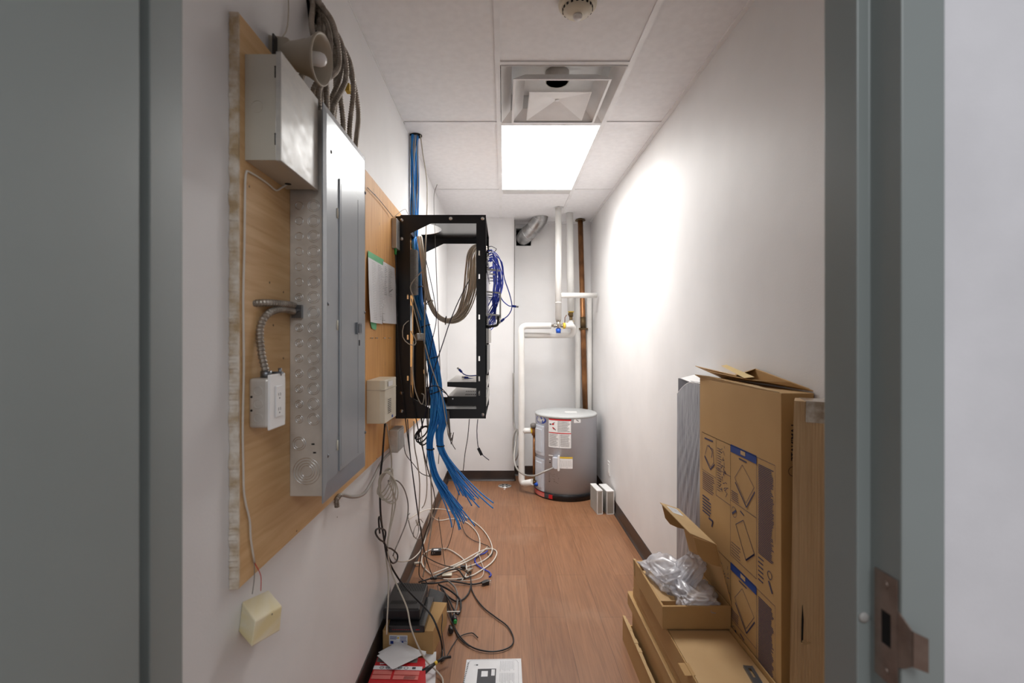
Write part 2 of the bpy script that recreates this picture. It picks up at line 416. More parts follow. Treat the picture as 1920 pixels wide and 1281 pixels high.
# strike plate with lip, rubber silencer
st = thing('strike_plate', 'brownish steel strike plate with lip and latch hole in right door frame', 'strike plate', (.456, .575, 1.1))
m = MB(); m.plate((.558, .592), (1.035, 1.163), [(.567, .582, 1.078, 1.118)], lambda u, v, h: Vector((.4555-h, u, v)), .0015)
m.prism([Vector((.456, .558, z)) for z in (1.128,)]+[Vector((.456, .548, 1.122)), Vector((.458, .541, 1.115)), Vector((.458, .541, 1.075)), Vector((.456, .548, 1.068)), Vector((.456, .558, 1.062))], (-.0015, 0, 0))
m.prism([Vector((.4575, .541, 1.115)), Vector((.470, .536, 1.11)), Vector((.470, .536, 1.072)), Vector((.4575, .541, 1.075))], (0, -.0015, 0))
part(m, 'plate', M_STRIKE, st)
m = MB(); m.box(.4552, .4558, .567, .582, 1.078, 1.118); part(m, 'latch_hole', M_HOLE, st)
for z in (1.15, 1.048):
    m = MB(); m.cyl((.4555, .575, z), (.4525, .575, z), .0045, 12); part(m, 'screw', M_STRIKE, st)
m = MB(); m.lathe([(.0065, 0), (.0065, .0015), (.004, .003), (0, .0032)], Matrix.Translation((.448, .602, 1.096)) @ Matrix.Rotation(PI/2, 4, 'X'), 16)
tag(m.make('door_silencer', M_RUBBER), 'small round rubber silencer on right door stop beside strike plate', 'door bumper')

# ================================================================== CEILING FITTINGS
lt = thing('ceiling_light', 'bright white rectangular ceiling light panel beyond the air diffuser', 'light', (.278, 3.435, H))
m = MB(); m.box(-.010, .566, 2.835, 4.032, H+.0005, H+.004); part(m, 'lens', M_LIGHT, lt)
m = MB(); m.plate((-.0155, .5715), (2.818, 4.038), [(-.010, .566, 2.835, 4.032)], lambda u, v, h: Vector((u, v, H-.001+h)), .02); part(m, 'frame', M_TEE, lt)
m = MB(); m.box(-.0155, .5715, 2.818, 4.038, H+.02, H+.06); part(m, 'housing', M_GALV, lt)
sv = thing('slot_vent', 'narrow grey slotted air strip just beyond the ceiling light', 'vent', (.28, 4.11, H))
m = MB(); m.plate((-.012, .572), (4.064, 4.160), [(-.004, .564, 4.070, 4.154)], lambda u, v, h: Vector((u, v, H-.002+h)), .01); part(m, 'frame', M_TEE, sv)
m = MB()
for k in range(9): y = 4.074+k*.0094; m.box(-.004, .564, y, y+.0028, H-.001, H+.006)
part(m, 'louvre', M_WHITE, sv)
m = MB(); m.box(-.004, .564, 4.070, 4.154, H+.012, H+.02); part(m, 'backing', M_WHITE, sv)
df = thing('air_diffuser', 'white square ceiling air diffuser with nested cones nearer than the light', 'air vent', (.278, 2.5, H))
def frustum(m, hw0, z0, hw1, z1, cx=.278, cy=2.505, t=.0012):
    a = [Vector((cx+sx*hw0, cy+sy*hw0, z0)) for sx, sy in ((-1, -1), (1, -1), (1, 1), (-1, 1))]
    b = [Vector((cx+sx*hw1, cy+sy*hw1, z1)) for sx, sy in ((-1, -1), (1, -1), (1, 1), (-1, 1))]
    c = [p+Vector((0, 0, t)) for p in b]; d = [p+Vector((0, 0, t)) for p in a]
    for i in range(4):
        j = (i+1) % 4; m.add([a[i], a[j], b[j], b[i]], [(0, 1, 2, 3)]); m.add([d[i], d[j], c[j], c[i]], [(3, 2, 1, 0)])
        m.add([a[i], a[j], d[j], d[i]], [(0, 1, 2, 3)])
m = MB(); frustum(m, .288, H-.004, .238, H+.045); frustum(m, .238, H+.045, .236, H+.13); m.plate((-.012, .568), (2.216, 2.794), [(-.010, .566, 2.217, 2.793)], lambda u, v, h: Vector((u, v, H-.005+h)), .012)
part(m, 'outer_cone', M_WHITE, df)
m = MB(); frustum(m, .232, H-.032, .172, H+.022); frustum(m, .232, H-.032, .220, H-.033); part(m, 'middle_cone', M_WHITE, df)
m = MB(); frustum(m, .152, H-.052, .146, H-.052)
z = H-.052; c = Vector((.278, 2.505, H-.012)); q = [Vector((.278+sx*.148, 2.505+sy*.148, z)) for sx, sy in ((-1, -1), (1, -1), (1, 1), (-1, 1))]
for i in range(4): m.add([q[i], q[(i+1) % 4], c], [(0, 1, 2)])
part(m, 'centre_cone', M_WHITE, df)
m = MB(); m.cyl((.278, 2.505, H-.02), (.278, 2.505, H-.012), .010, 12); part(m, 'screw_cap', M_TEE, df)
m = MB(); m.plate((.0, .556), (2.227, 2.783), [], lambda u, v, h: Vector((u, v, H+.13+h)), .005); part(m, 'plenum', M_WHITE, df)
m = MB(); m.lathe([(.062, 0), (.062, .05), (.056, .05), (.056, .0)], Matrix.Translation((.278, 2.505, H+.078)), 32); m.tube([Vector((.278+.055*math.cos(a), 2.505+.055*math.sin(a), H+.1)) for a in [k*2*PI/40 for k in range(40)]], .006, 6, closed=True)
part(m, 'duct_collar', M_GALV, df)
sd = thing('smoke_detector', 'round cream smoke detector on ceiling at top of photo', 'smoke detector', (.276, 1.80, H))
T = Matrix.Translation((.276, 1.80, H)) @ Matrix.Rotation(PI, 4, 'X')
m = MB(); m.lathe([(.070, 0), (.072, .006), (.070, .018), (.058, .026)], T, 40); part(m, 'mounting_base', M_CREAM, sd)
m = MB(); m.lathe([(.055, .020), (.054, .034), (.045, .044), (.030, .050), (0, .052)], T, 40); part(m, 'sensor_cap', M_CREAM, sd)
m = MB(); m.lathe([(.017, .048), (.017, .060), (.012, .066), (0, .067)], T, 24); part(m, 'sensor_nose', M_WHITE, sd)
m = MB()
for k in range(18):
    a = k*2*PI/18; m.box(.052, .0565, -.004, .004, .024, .034, T @ Matrix.Rotation(a, 4, 'Z'))
part(m, 'smoke_slots', M_HOLE, sd)

# ================================================================== LEFT WALL
XP = -.560      # plywood face
def rough_board(name, y0, y1, mt, label):
    o = thing(name, label, 'plywood board', (XL, (y0+y1)/2, .915))
    m = MB(); m.box(XL+.0005, XP, y0, y1, .915, 2.134); part(m, 'panel', mt, o); return o
pb = rough_board('plywood_board', 1.024, 1.96, M_PLY, 'pale plywood backboard behind grey electrical panel, flaking near edge')
m = MB(); n = 300
am = lambda k: .0045+.0055*mnoise.noise(Vector((k*.13, 0, 2)))+.003*mnoise.noise(Vector((k*.7, 5, 2)))
for k in range(n):
    z0 = .915+k*1.219/n; z1 = z0+1.219/n; a, b = max(.0015, am(k)), max(.0015, am(k+1))
    m.hexa([Vector(p) for p in ((XL+.0008, 1.0235-a, z0), (XP+.0005, 1.0235-a*.6, z0), (XP+.0005, 1.026, z0), (XL+.0008, 1.026, z0), (XL+.0008, 1.0235-b, z1), (XP+.0005, 1.0235-b*.6, z1), (XP+.0005, 1.026, z1), (XL+.0008, 1.026, z1))])
part(m, 'flaked_edge', M_PLASTER, pb)
pb2 = rough_board('plywood_board', 1.962, 3.46, M_PLYO, 'orange plywood backboard behind the black rack and the cream box')
for py, ys in ((634, (694, 703, 718, 728)), (860, (706,)), (365, (703,))):
    for px in ys:
        m = MB(); q = WX(px, py, XP); m.cyl(q, q+Vector((.012 if py == 634 else .003, 0, 0)), .0022, 6); part(m, 'screw', M_SILVER, pb2)
# small splits in the boards, drawn as short dark grooves
p = Print(plane_f((XP, 0, 0), (0, 1, 0), (0, 0, 1), (1, 0, 0)))
for px, py in ((706, 470), (722, 682), (700, 357), (711, 420)):
    q = WX(px, py, XP); p.m = MB(); p.line((q.y, q.z-.008), (q.y, q.z+.008), .003); part(p.m, 'knot', M_BRASS, pb2)
p = Print(plane_f((XP, 0, 0), (0, 1, 0), (0, 0, 1), (1, 0, 0)))
for px, py in ((531, 548), (512, 610), (505, 530), (531, 672), (467, 350), (556, 996), (632, 970)):
    q = WX(px, py, XP); p.m = MB(); p.ell(q.y, q.z, .003, .003, 8); part(p.m, 'knot', M_BRASS, pb)

# --- electrical panel
ep = thing('electrical_panel', 'tall galvanised electrical panel with grey cover and knockout rings', 'electrical panel', (XP, 1.45, 1.03))
PY0, PY1, PZ0, PZ1, PX = 1.267, 1.62, 1.032, 2.045, -.470
m = MB(); m.box(XP, PX, PY0, PY1, PZ0, PZ1)
part(m, 'enclosure', M_GALV, ep, .002)
fy = lambda u, v, h: Vector((u, PY0-h, v))
pr = Print(fy)
def torus_y(m, cx, cz, r, t=.0011, y=PY0, a0=0, a1=2*PI, sx=1):
    n = 24; full = abs(a1-a0-2*PI) < 1e-3
    P = [Vector((cx+sx*r*math.cos(a0+(a1-a0)*k/n), y, cz+r*math.sin(a0+(a1-a0)*k/n))) for k in range(n if full else n+1)]
    m.tube(P, t, 5, closed=full)
ys = [386+28.6*k for k in range(15)]
for k, py in enumerate(ys):
    z = CAM_Z-(py-CY)*PY0/F
    if py < 800:
        if k not in (7,):
            m = MB(); torus_y(m, (561-CX)/F*PY0, z, .010); torus_y(m, (561-CX)/F*PY0, z, .0055) if k > 5 else None; part(m, 'knockout', M_SILVER, ep)
        m = MB(); torus_y(m, (588-CX)/F*PY0, z, .0155, .0009); torus_y(m, (588-CX)/F*PY0, z, .0115, .0009); part(m, 'knockout', M_SILVER, ep)
z = CAM_Z-(832-CY)*PY0/F
m = MB(); torus_y(m, (561-CX)/F*PY0, z, .017); torus_y(m, (561-CX)/F*PY0, z, .012); part(m, 'knockout', M_SILVER, ep)
m = MB(); z = CAM_Z-(884-CY)*PY0/F
for r in (.015, .021, .028, .035): torus_y(m, (575-CX)/F*PY0, z, r, .001)
part(m, 'knockout', M_SILVER, ep)
for px, py in ((587, 833), (590, 849)):
    q = W(px, py, PY0); m = MB(); m.box(q.x-.004, q.x+.004, PY0-.0006, PY0, q.z-.002, q.z+.002); part(m, 'punched_hole', M_HOLE, ep)
XC = -.464
CY0, CY1, CZ0, CZ1 = 1.252, 1.632, 1.018, 2.058
m = MB()   # cover with bevelled rim
def cov(y, z, x): return Vector((x, y, z))
o4 = [(CY0, CZ0), (CY1, CZ0), (CY1, CZ1), (CY0, CZ1)]; i4 = [(CY0+.018, CZ0+.05), (CY1-.018, CZ0+.05), (CY1-.018, CZ1-.018), (CY0+.018, CZ1-.018)]
lo = [cov(y, z, PX) for y, z in o4]; mid = [cov(y, z, XC-.003) for y, z in o4]; hi = [cov(y, z, XC) for y, z in i4]
m.add(lo+mid+hi, [(3, 2, 1, 0), (8, 9, 10, 11)]+[(i, (i+1) % 4, 4+(i+1) % 4, 4+i) for i in range(4)]+[(4+i, 4+(i+1) % 4, 8+(i+1) % 4, 8+i) for i in range(4)])
cv = part(m, 'cover', M_COVER, ep)
m = MB(); m.box(XC-.001, XC+.0035, 1.362, 1.598, 1.073, 1.897)
dr = part(m, 'door', M_COVER, ep, .0015)
m = MB(); m.box(XC+.0035, XC+.0042, 1.372, 1.374, 1.085, 1.885); m.box(XC+.0035, XC+.0042, 1.53, 1.532, 1.085, 1.885); o = part(m, 'pressed_line', M_COVER, dr)
m = MB(); q = WX(671, 616, XC+.004)
m.box(XC+.003, XC+.010, q.y-.022, q.y+.022, q.z-.018, q.z+.018)
for k in range(5): m.box(XC+.010, XC+.013, q.y-.014+k*.006, q.y-.011+k*.006, q.z-.014, q.z+.014)
part(m, 'latch', M_SCREW, dr)
m = MB(); q = WX(674, 643, XC+.004); m.box(XC+.003, XC+.0045, q.y-.004, q.y+.004, q.z-.009, q.z+.009); part(m, 'lock_slot', M_HOLE, dr)
for pz in ((632, 400), (632, 610), (632, 835)):
    q = WX(pz[0], pz[1], XC); m = MB(); m.cyl(q-Vector((-.001, 0, .014)), q+Vector((.001, 0, .014)), .0025, 8); part(m, 'hinge', M_CREAM, ep)
for px, py in ((615, 570), (615, 855), (621, 285), (685, 362), (684, 586), (685, 811)):
    q = WX(px, py, XC); m = MB(); m.lathe([(.0055, 0), (.005, .002), (0, .004)], Matrix.Translation((XC-.001, q.y, q.z)) @ Matrix.Rotation(PI/2, 4, 'Y'), 12); part(m, 'screw', M_SCREW, ep)

# --- beige alarm box above it
ab = thing('alarm_cabinet', 'beige metal cabinet with scuffed lid mounted below the siren horn', 'alarm box', (XP, 1.15, 1.83))
AY0, AY1, AZ0, AZ1 = 1.047, 1.25, 1.831, 2.061
m = MB(); m.box(XP, -.492, AY0, AY1, AZ0, AZ1); part(m, 'body', M_BEIGE, ab, .001)
m = MB(); m.box(-.4915, -.480, AY0-.003, AY1+.003, AZ0-.002, AZ1+.004); part(m, 'lid', M_LID, ab, .001)
m = MB()
for py in (125, 251):
    q = W(516, py, AY0); m.box(q.x-.0012, q.x+.0012, AY0-.0005, AY0, q.z-.024, q.z-.002); m.cyl((q.x, AY0-.0005, q.z), (q.x, AY0+.001, q.z), .002, 8)
part(m, 'hinge_slot', M_HOLE, ab)
m = MB(); q = W(482, 200, AY0); torus_y(m, q.x, q.z, .013, .0005, AY0-.0001); part(m, 'knockout', M_BEIGE, ab)
m = MB(); q = WZ(540, 345, AZ0); m.cyl(Vector((q.x, q.y, AZ0-.0005)), Vector((q.x, q.y, AZ0+.002)), .008, 12); part(m, 'cable_hole', M_HOLE, ab)
# --- siren horn
hn = thing('siren_horn', 'beige round siren horn above the alarm cabinet', 'siren', (XP, 1.20, 2.15))
hc = W(603, 112, 1.215); hb = Vector((XP, 1.19, hc.z+.03)); ax = (hc-hb).normalized()
def frame_to(p, z, x=(0, 0, 1)):
    z = Vector(z).normalized(); x = Vector(x); x = (x-z*x.dot(z)).normalized(); y = z.cross(x)
    return Matrix(((x.x, y.x, z.x, p[0]), (x.y, y.y, z.y, p[1]), (x.z, y.z, z.z, p[2]), (0, 0, 0, 1)))
ax = Vector((.985, -.05, -.16)).normalized()
hb = hc-ax*.115
T = frame_to(hb, ax)
m = MB(); m.lathe([(.028, .0), (.030, .02), (.034, .045), (.044, .085), (.057, .109), (.0605, .113), (.0605, .117), (.057, .118), (.052, .108), (.040, .08), (.026, .05), (0, .046)], T, 48); part(m, 'bell', M_HORN, hn)
m = MB(); m.lathe([(0, .126), (.008, .1255), (.014, .121), (.017, .112), (.017, .05)], T, 32); part(m, 'driver_dome', M_WHITE, hn)
m = MB(); m.box(-.024, .030, -.03, .03, -.02, .038, T); part(m, 'rear_housing', M_HORN, hn, .006)
m = MB(); m.cyl((XP, hb.y, hb.z+.002), (hb.x-.005, hb.y, hb.z), .012, 12); m.box(XP, XP+.004, hb.y-.05, hb.y+.03, hb.z-.035, hb.z+.02); part(m, 'wall_bracket', M_DARKP, hn)

# --- armoured cables from the wall hole to the panel
m = MB(); q = WX(588, 12, XL)
pts = []
for k in range(14):
    a = 2*PI*k/14; rr = random.uniform(.06, .085); pts.append(Vector((XL, q.y+rr*math.cos(a)*.9, q.z+rr*math.sin(a)*1.2)))
m.prism(pts, (.0012, 0, 0)); 
tag(m.make('wall_hole', M_HOLE), 'ragged dark hole in left wall where the armoured cables come out', 'hole')
hole = q
grp = 'armoured cables into top of the electrical panel'
for k in range(10):
    y1 = 1.285+.03*k; x1 = -.535+.035*(k % 2)+random.uniform(-.006, .006)
    y0 = hole.y-.05+.011*k; z0 = hole.z+random.uniform(-.03, .03)
    x_out = -.552+.055*((k*3) % 4)/3
    P = [Vector((XL-.03, y0, z0+.03)), Vector((XL+.015, y0, z0)), Vector((x_out, y0*.75+y1*.25, z0-.09)), Vector((x_out+.02, y0*.45+y1*.55+random.uniform(-.03, .03), z0-.2+random.uniform(-.02, .02))),
         Vector((x1, y1, 2.13)), Vector((x1, y1, PZ1))]
    m = MB(); armoured(m, P, .0085)
    tag(m.make('armoured_cable', M_BX), 'armoured cable from wall hole into panel top, %s from the doorway' % ('nearest', 'second', 'third', 'fourth', 'fifth', 'sixth', 'seventh', 'eighth', 'ninth', 'tenth')[k], 'armoured cable', grp)
P = [WX(615, 60, -.53), WX(627, 90, -.52), WX(650, 122, -.50), WX(665, 165, -.50), WX(672, 215, -.50), W(668, 262, 1.61), W(664, 310, 1.60)]
P = [Vector((XL, P[0].y, P[0].z+.02))]+P
m = MB(); armoured(m, P, .0085); tag(m.make('armoured_cable', M_BX), 'single armoured cable bowing out widest to the right above the panel', 'armoured cable')
q = WX(650, 166, -.51); m = MB(); m.box(q.x-.002, q.x+.012, q.y-.012, q.y+.012, q.z-.012, q.z+.012, None)
tag(m.make('cable_marker', M_YELLOW), 'small yellow tag on an armoured cable above the panel', 'tag')
# hanging thin wire from top
cable('siren_wire', 'thin wire coming down left wall to the top of the siren', [WX(540, -20, XL+.008), WX(541, 20, XL+.008), WX(536, 60, XL+.008), hb+Vector((-.01, 0, .02))], .0016, M_CABLEG)

# --- outlet box, conduits
ob = thing('outlet_box', 'metal outlet box with white receptacle plate below curved conduit', 'outlet', (XP, 1.1, 1.3))
OY = 1.0626
m = MB(); m.box(XP, -.517, OY, OY+.09, 1.247, 1.357); part(m, 'metal_box', M_GALV, ob, .006)
m = MB()
for px, py in ((484, 733), (484, 758), (484, 784)): q = W(px, py, OY); torus_y(m, q.x, q.z, .0095, .0008, OY)
part(m, 'knockout', M_GALV, ob)
m = MB()
for py in (744.5, 770): q = W(471.5, py, OY); m.cyl((q.x, OY-.0005, q.z), (q.x, OY+.001, q.z), .0026, 10)
part(m, 'screw_hole', M_HOLE, ob)
m = MB(); m.box(-.517, -.5115, OY-.004, OY+.072, 1.243, 1.365); pl = part(m, 'cover_plate', M_WHITE, ob, .002)
m = MB(); m.box(-.5115, -.5085, OY+.021, OY+.053, 1.268, 1.338); rc = part(m, 'receptacle', M_WHITE, pl, .001)
m = MB()
for z in (1.285, 1.318):
    m.box(-.5086, -.5082, OY+.031, OY+.0325, z-.003, z+.004); m.box(-.5086, -.5082, OY+.040, OY+.0415, z-.003, z+.004); m.cyl((-.5086, OY+.0365, z-.008), (-.5082, OY+.0365, z-.008), .002, 8)
part(m, 'slots', M_INK, pl)
m = MB(); m.cyl((-.536, OY+.03, 1.357), (-.536, OY+.03, 1.372), .012, 16); m.box(-.54, -.508, OY+.045, OY+.055, 1.364, 1.369); m.cyl((-.514, OY+.05, 1.360), (-.514, OY+.05, 1.377), .004, 8); part(m, 'conduit_clamp', M_SCREW, ob)
conn = W(560, 581, PY0)
fl = thing('flexible_conduit', 'ribbed flexible conduit arching from outlet box up to electrical panel', 'conduit', (XP, 1.1, 1.36))
m = MB(); armoured(m, [Vector((-.536, OY+.03, 1.365)), W(490, 660, 1.09), W(488, 615, 1.10), W(503, 588, 1.12), W(530, 580, 1.19), conn+Vector((-.008, .0, -.006))], .0088, .009); part(m, 'flexible_tube', M_BX, fl)
m = MB(); m.box(conn.x-.014, conn.x+.012, PY0-.012, PY0, conn.z-.022, conn.z+.012); m.cyl(conn+Vector((.004, -.018, -.002)), conn+Vector((.004, 0, -.002)), .004, 8); part(m, 'connector', M_SCREW, fl)
m = MB(); armoured(m, [Vector((XL+.005, 1.085, W(474, 569, 1.085).z)), W(476, 569, 1.09), W(505, 568, 1.13), W(540, 571, 1.21), conn+Vector((-.010, -.004, .010))], .0088, .009)
tag(m.make('flexible_conduit', M_BX), 'short straight flexible conduit from plywood hole to electrical panel', 'conduit')
# white bell wire
P = [WZ(540, 345, AZ0+.004), WX(528, 352, -.553), WX(517, 357, -.556), WX(500, 343, -.557), WX(470, 324, -.557), WX(461, 326, -.557), WX(459, 380, -.557), WX(458, 470, -.557), WX(456, 560, -.557), WX(457, 690, -.557), WX(455, 799, -.557), WX(456, 870, -.557), WX(458, 930, -.557), WX(468, 975, -.557), WX(470, 1010, -.557), WX(477, 1055, -.557)]
P0 = P[-1]
cable('bell_wire', 'white wire running from alarm cabinet down the plywood edge to the chime', P, .0023, M_CABLEW)
ch = thing('door_chime', 'tilted yellowing beige chime box low on the left wall', 'chime', (XL, 1.1, .8))
yb, zb = 1.037, .842
T = Matrix.Translation((XL, yb, zb)) @ Matrix.Rotation(-.27, 4, 'X')
m = MB(); m.hexa([Vector(p) for p in ((XL, 1.057, .804), (-.53, 1.018, .794), (-.53, 1.147, .752), (XL, 1.180, .766), (XL, 1.072, .862), (-.53, 1.034, .840), (-.53, 1.158, .8055), (XL, 1.193, .826))]); part(m, 'casing', M_CREAMY, ch, .003)
m = MB(); q = WX(510, 1152, -.53); m.cyl(q-Vector((.001, 0, 0)), q+Vector((.0006, 0, 0)), .002, 8); part(m, 'screw_hole', M_INK, ch)
q1 = WX(473, 1114, -.558); q2 = WX(489, 1108, -.558)
cable('bell_wire', 'thin grey wire from white cable end to left of chime', [P0, P0.lerp(q1, .5)+Vector((.004, -.004, 0)), q1], .0009, M_CABLEDG)
cable('bell_wire', 'thin red wire from white cable end to right of chime', [P0, P0.lerp(q2, .5)+Vector((.004, .006, 0)), q2], .0009, M_RED)

# --- things on orange board
kb = thing('keypad_box', 'cream plastic alarm box with vents left of rack bottom', 'alarm box', (XP, 2.07, 1.1))
m = MB(); m.prism([Vector(p) for p in ((XP, 1.976, 1.10), (-.505, 1.976, 1.10), (-.487, 1.99, 1.098), (-.484, 2.16, 1.10), (-.484, 2.18, 1.10), (XP, 2.18, 1.10))], (0, 0, .178)); part(m, 'casing', M_CREAM, kb, .003)
m = MB(); m.box(XP, -.4825, 1.975, 2.182, 1.236, 1.239); part(m, 'seam', M_CABLEG, kb)
m = MB()
for k in range(8): m.box(-.4846, -.4835, 2.03, 2.085, 1.135+k*.008, 1.137+k*.008)
part(m, 'vent_slot', M_INK, kb)
m = MB(); m.box(-.484, -.4825, 2.03, 2.11, 1.247, 1.268); part(m, 'keypad_lid', M_WHITE, kb, .001)
m = MB(); m.box(-.484, -.483, 2.10, 2.115, 1.108, 1.118); part(m, 'blue_badge', M_BLUECAP, kb)
wb = thing('white_junction_box', 'small slim white box with green cable at rack top left corner', 'junction box', (XP, 2.45, 1.9))
m = MB(); m.box(XP, -.535, 2.42, 2.50, 1.905, 2.055); part(m, 'casing', M_GREYM, wb, .002)
m = MB(); q = W(742, 456, 2.40); m.cyl((-.545, 2.44, 1.915), (-.545, 2.44, 1.875), .006, 10); part(m, 'green_plug', M_GREENP, wb)
cable('thin_wire', 'twisted thin brown wire across orange plywood to the slim white box', [WX(689, 352, -.555), WX(705, 368, -.552), WX(718, 383, -.552), WX(733, 402, -.55), WX(737, 407, -.545)], .0016, M_CABLEDG)
cable('thin_wire', 'thin white wire looping over the rack top left corner', [W(738, 408, 2.44), W(748, 399, 2.47), W(760, 392, 2.5), W(764, 400, 2.52), W(770, 404, 2.54)], .0014, M_CABLEW)
cable('drop_cable', 'black cable hanging from green plug down left of rack', [Vector((-.545, 2.44, 1.877)), W(743, 520, 2.46), W(744, 580, 2.475), W(748, 680, 2.485), W(755, 740, 2.49), W(762, 800, 2.5), W(770, 860, 2.5), W(778, 920, 2.52), W(788, 990, 2.6), W(800, 1050, 2.7), WZ(813, 1086, .02)], .0028, M_CABLEK)
# papers
def sheet(name, label, cs, m_, wav=.004, hook=None):
    # cs: 4 corner points (tl,tr,br,bl); subdivide
    tl, tr, br, bl = [Vector(c) for c in cs]; n = 8; vs = []; fs = []
    nrm = (tr-tl).cross(bl-tl).normalized()
    for i in range(n+1):
        for j in range(n+1):
            p = tl.lerp(tr, j/n).lerp(bl.lerp(br, j/n), i/n); p += nrm*wav*math.sin(j*1.1+i*.5)*(i/n)
            vs.append(p)
    for i in range(n):
        for j in range(n): a = i*(n+1)+j; fs.append((a, a+1, a+n+2, a+n+1))
    m = MB(); m.add(vs, fs, True); k = len(vs); m.add([v-nrm*.0006 for v in vs], [tuple(reversed(f)) for f in fs], True)
    return m
def paper(label, cs, prints, strip=False):
    o = thing('paper_sheet', label, 'paper', cs[0])
    m = sheet('p', '', cs, M_PAPER, .002); part(m, 'sheet', M_PAPER, o)
    return o
XS = XP+.006
c = [WX(690, 482, XS), WX(718, 498, XS), WX(717, 608, XS+.002), WX(694, 604, XS+.012)]
o = paper('handwritten list with ragged edge under green tape on orange plywood', c, None)
f = plane_f(c[0]+Vector((.004, 0, 0)), (0, (c[1].y-c[0].y)*1.0, c[1].z-c[0].z), c[3]-c[0], (1, 0, 0))
p = Print(f); p.h = .006
for k in range(34): p.line((.08, .06+k*.027), (.3, .06+k*.027), .003); p.line((.48, .06+k*.027), (.48+random.uniform(.2, .42), .06+k*.027), .004)
part(p.m, 'handwriting', M_INK, o)
c = [WX(718, 490, XS), WX(740, 503, XS), WX(746, 608, XS+.004), WX(717, 606, XS+.004)]
o = paper('white printed sheet beside the rack on orange plywood', c, None)
f = plane_f(c[0], c[1]-c[0], c[3]-c[0], (1, 0, 0)); p = Print(f); p.h = .005
for k in range(16): p.line((.08, .08+k*.03), (.08+random.uniform(.1, .2), .08+k*.03), .006); p.line((.4, .08+k*.03), (.4+random.uniform(.1, .35), .08+k*.03), .004)
p.line((.45, .47), (.75, .40), .012)
part(p.m, 'printed_text', M_INK, o)
c = [WX(690, 470, XS-.002), WX(719, 487, XS-.002), WX(719, 500, XS-.002), WX(690, 484, XS-.002)]
tag(sheet('x', '', c, None, .001).make('green_tape', M_GREEN), 'green tape strip along top of handwritten list', 'tape')
c = [WX(694, 602, XS-.002), WX(706, 604, XS-.002), WX(705, 619, XS-.002), WX(697, 616, XS-.002)]
tag(sheet('x', '', c, None, .001).make('green_tape', M_GREEN), 'small green tape tab below the handwritten list', 'tape')
# lower metal box + conduit
jb = thing('metal_junction_box', 'small galvanised junction box on plywood below the rack', 'junction box', (XP, 2.4, 1.0))
m = MB(); a = WX(728, 848, XP); m.box(XP, -.515, 2.36, 2.50, .892+.0, 1.002); part(m, 'box', M_GALV, jb, .004)
m = MB(); m.box(-.515, -.512, 2.368, 2.492, .90, .995); part(m, 'face_plate', M_GREYM, jb, .002)
m = MB()
for px, py in ((736, 822), (735, 838)): q = W(px, py, 2.36); torus_y(m, q.x, q.z, .012, .001, 2.36)
part(m, 'knockout', M_GALV, jb)
cd_ = [W(630, 946, 1.50), W(632, 932, 1.52), WX(640, 928, -.552), WX(662, 932, -.552), WX(683, 925, -.554), WX(700, 897, -.554), WX(712, 872, -.555), WX(724, 856, -.555), WX(733, 848, -.550)]
cd_[0] = WX(632, 948, -.555); cd_[1] = WX(631, 936, -.555)
cable('grey_conduit', 'smooth grey conduit from panel bottom across white wall to junction box', [cd_[1]]+cd_[2:], .0065, M_CONDUIT, cat='conduit')
m = MB(); armoured(m, [WX(632, 950, -.553), WX(631, 938, -.553), WX(636, 930, -.553)], .0088, .008); q = cd_[1]
tag(m.make('conduit_end', M_BX), 'ribbed metal conduit stub under electrical panel corner', 'conduit')

# --- vertical cable trunk near ceiling
def bundle(o, pname, path, n, rad, r, mats, wob=.4, ends=None, seg=6, samples=40, seed=1):
    rnd = random.Random(seed); C0 = spline(path, samples); N = len(C0)
    for k in range(n):
        a = 2.4*k; rr = math.sqrt((k+.5)/n); ph = rnd.uniform(0, 6.28); fr = rnd.uniform(1.0, 2.4); P = []
        for i, c in enumerate(C0):
            t = i/(N-1); R = rad(t) if callable(rad) else rad
            tg = (C0[min(i+1, N-1)]-C0[max(i-1, 0)]).normalized()
            u = tg.cross(Vector((0, 1, .01))).normalized(); v = tg.cross(u)
            aa = a+wob*math.sin(fr*t*4+ph); q = rr*(1+.12*math.sin(fr*5*t+ph))
            P.append(c+(u*math.cos(aa)+v*math.sin(aa))*R*q)
        if ends:
            e, t0, spread, extra = ends[0], ends[1], ends[2], ends[3]
            drop = rnd.uniform(*extra); dv = Vector((rnd.gauss(0, 1)*spread[0], rnd.gauss(0, 1)*spread[1], 0))
            i0 = int(t0*(N-1))
            for i in range(i0, N):
                s_ = (i-i0)/(N-1-i0); P[i] = P[i]+dv*s_*s_+Vector((0, 0, 0))
            cut = int(N*(1-rnd.uniform(0, ends[4])))
            P = P[:max(cut, i0+2)]
        m = MB(); m.tube(P, r, seg); part(m, pname, mats[k % len(mats)], o)
def tie(o, c, n, R, m_, r=.0022):
    T = frame_to(c, n); m = MB(); m.tube([T @ Vector((R*math.cos(a), R*math.sin(a), 0)) for a in [2*PI*k/20 for k in range(20)]], r, 5, closed=True); part(m, 'cable_tie', m_, o)
tk = thing('cable_bundle', 'tied blue and grey cable bundle rising from rack to ceiling hole', 'cable bundle', (-.55, 2.98, 2.1))
bundle(tk, 'cable', [Vector((-.546, 2.98, 2.73)), Vector((-.548, 2.98, 2.6)), Vector((-.546, 2.985, 2.35)), Vector((-.548, 2.98, 2.10)), Vector((-.545, 2.95, 2.0))], 26, .026, .0034, [M_BLUE, M_BLUE, M_CABLEDG, M_BLUE, M_CABLEW, M_BLUE, M_CABLEG], seed=3)
for z in (2.55, 2.41, 2.27): tie(tk, Vector((-.547, 2.982, z)), (0, 0, 1), .029, M_CABLEW)
m = MB(); m.lathe([(.038, 0), (.038, .004), (0, .004)], Matrix.Translation((-.54, 2.985, H+.001)), 20)
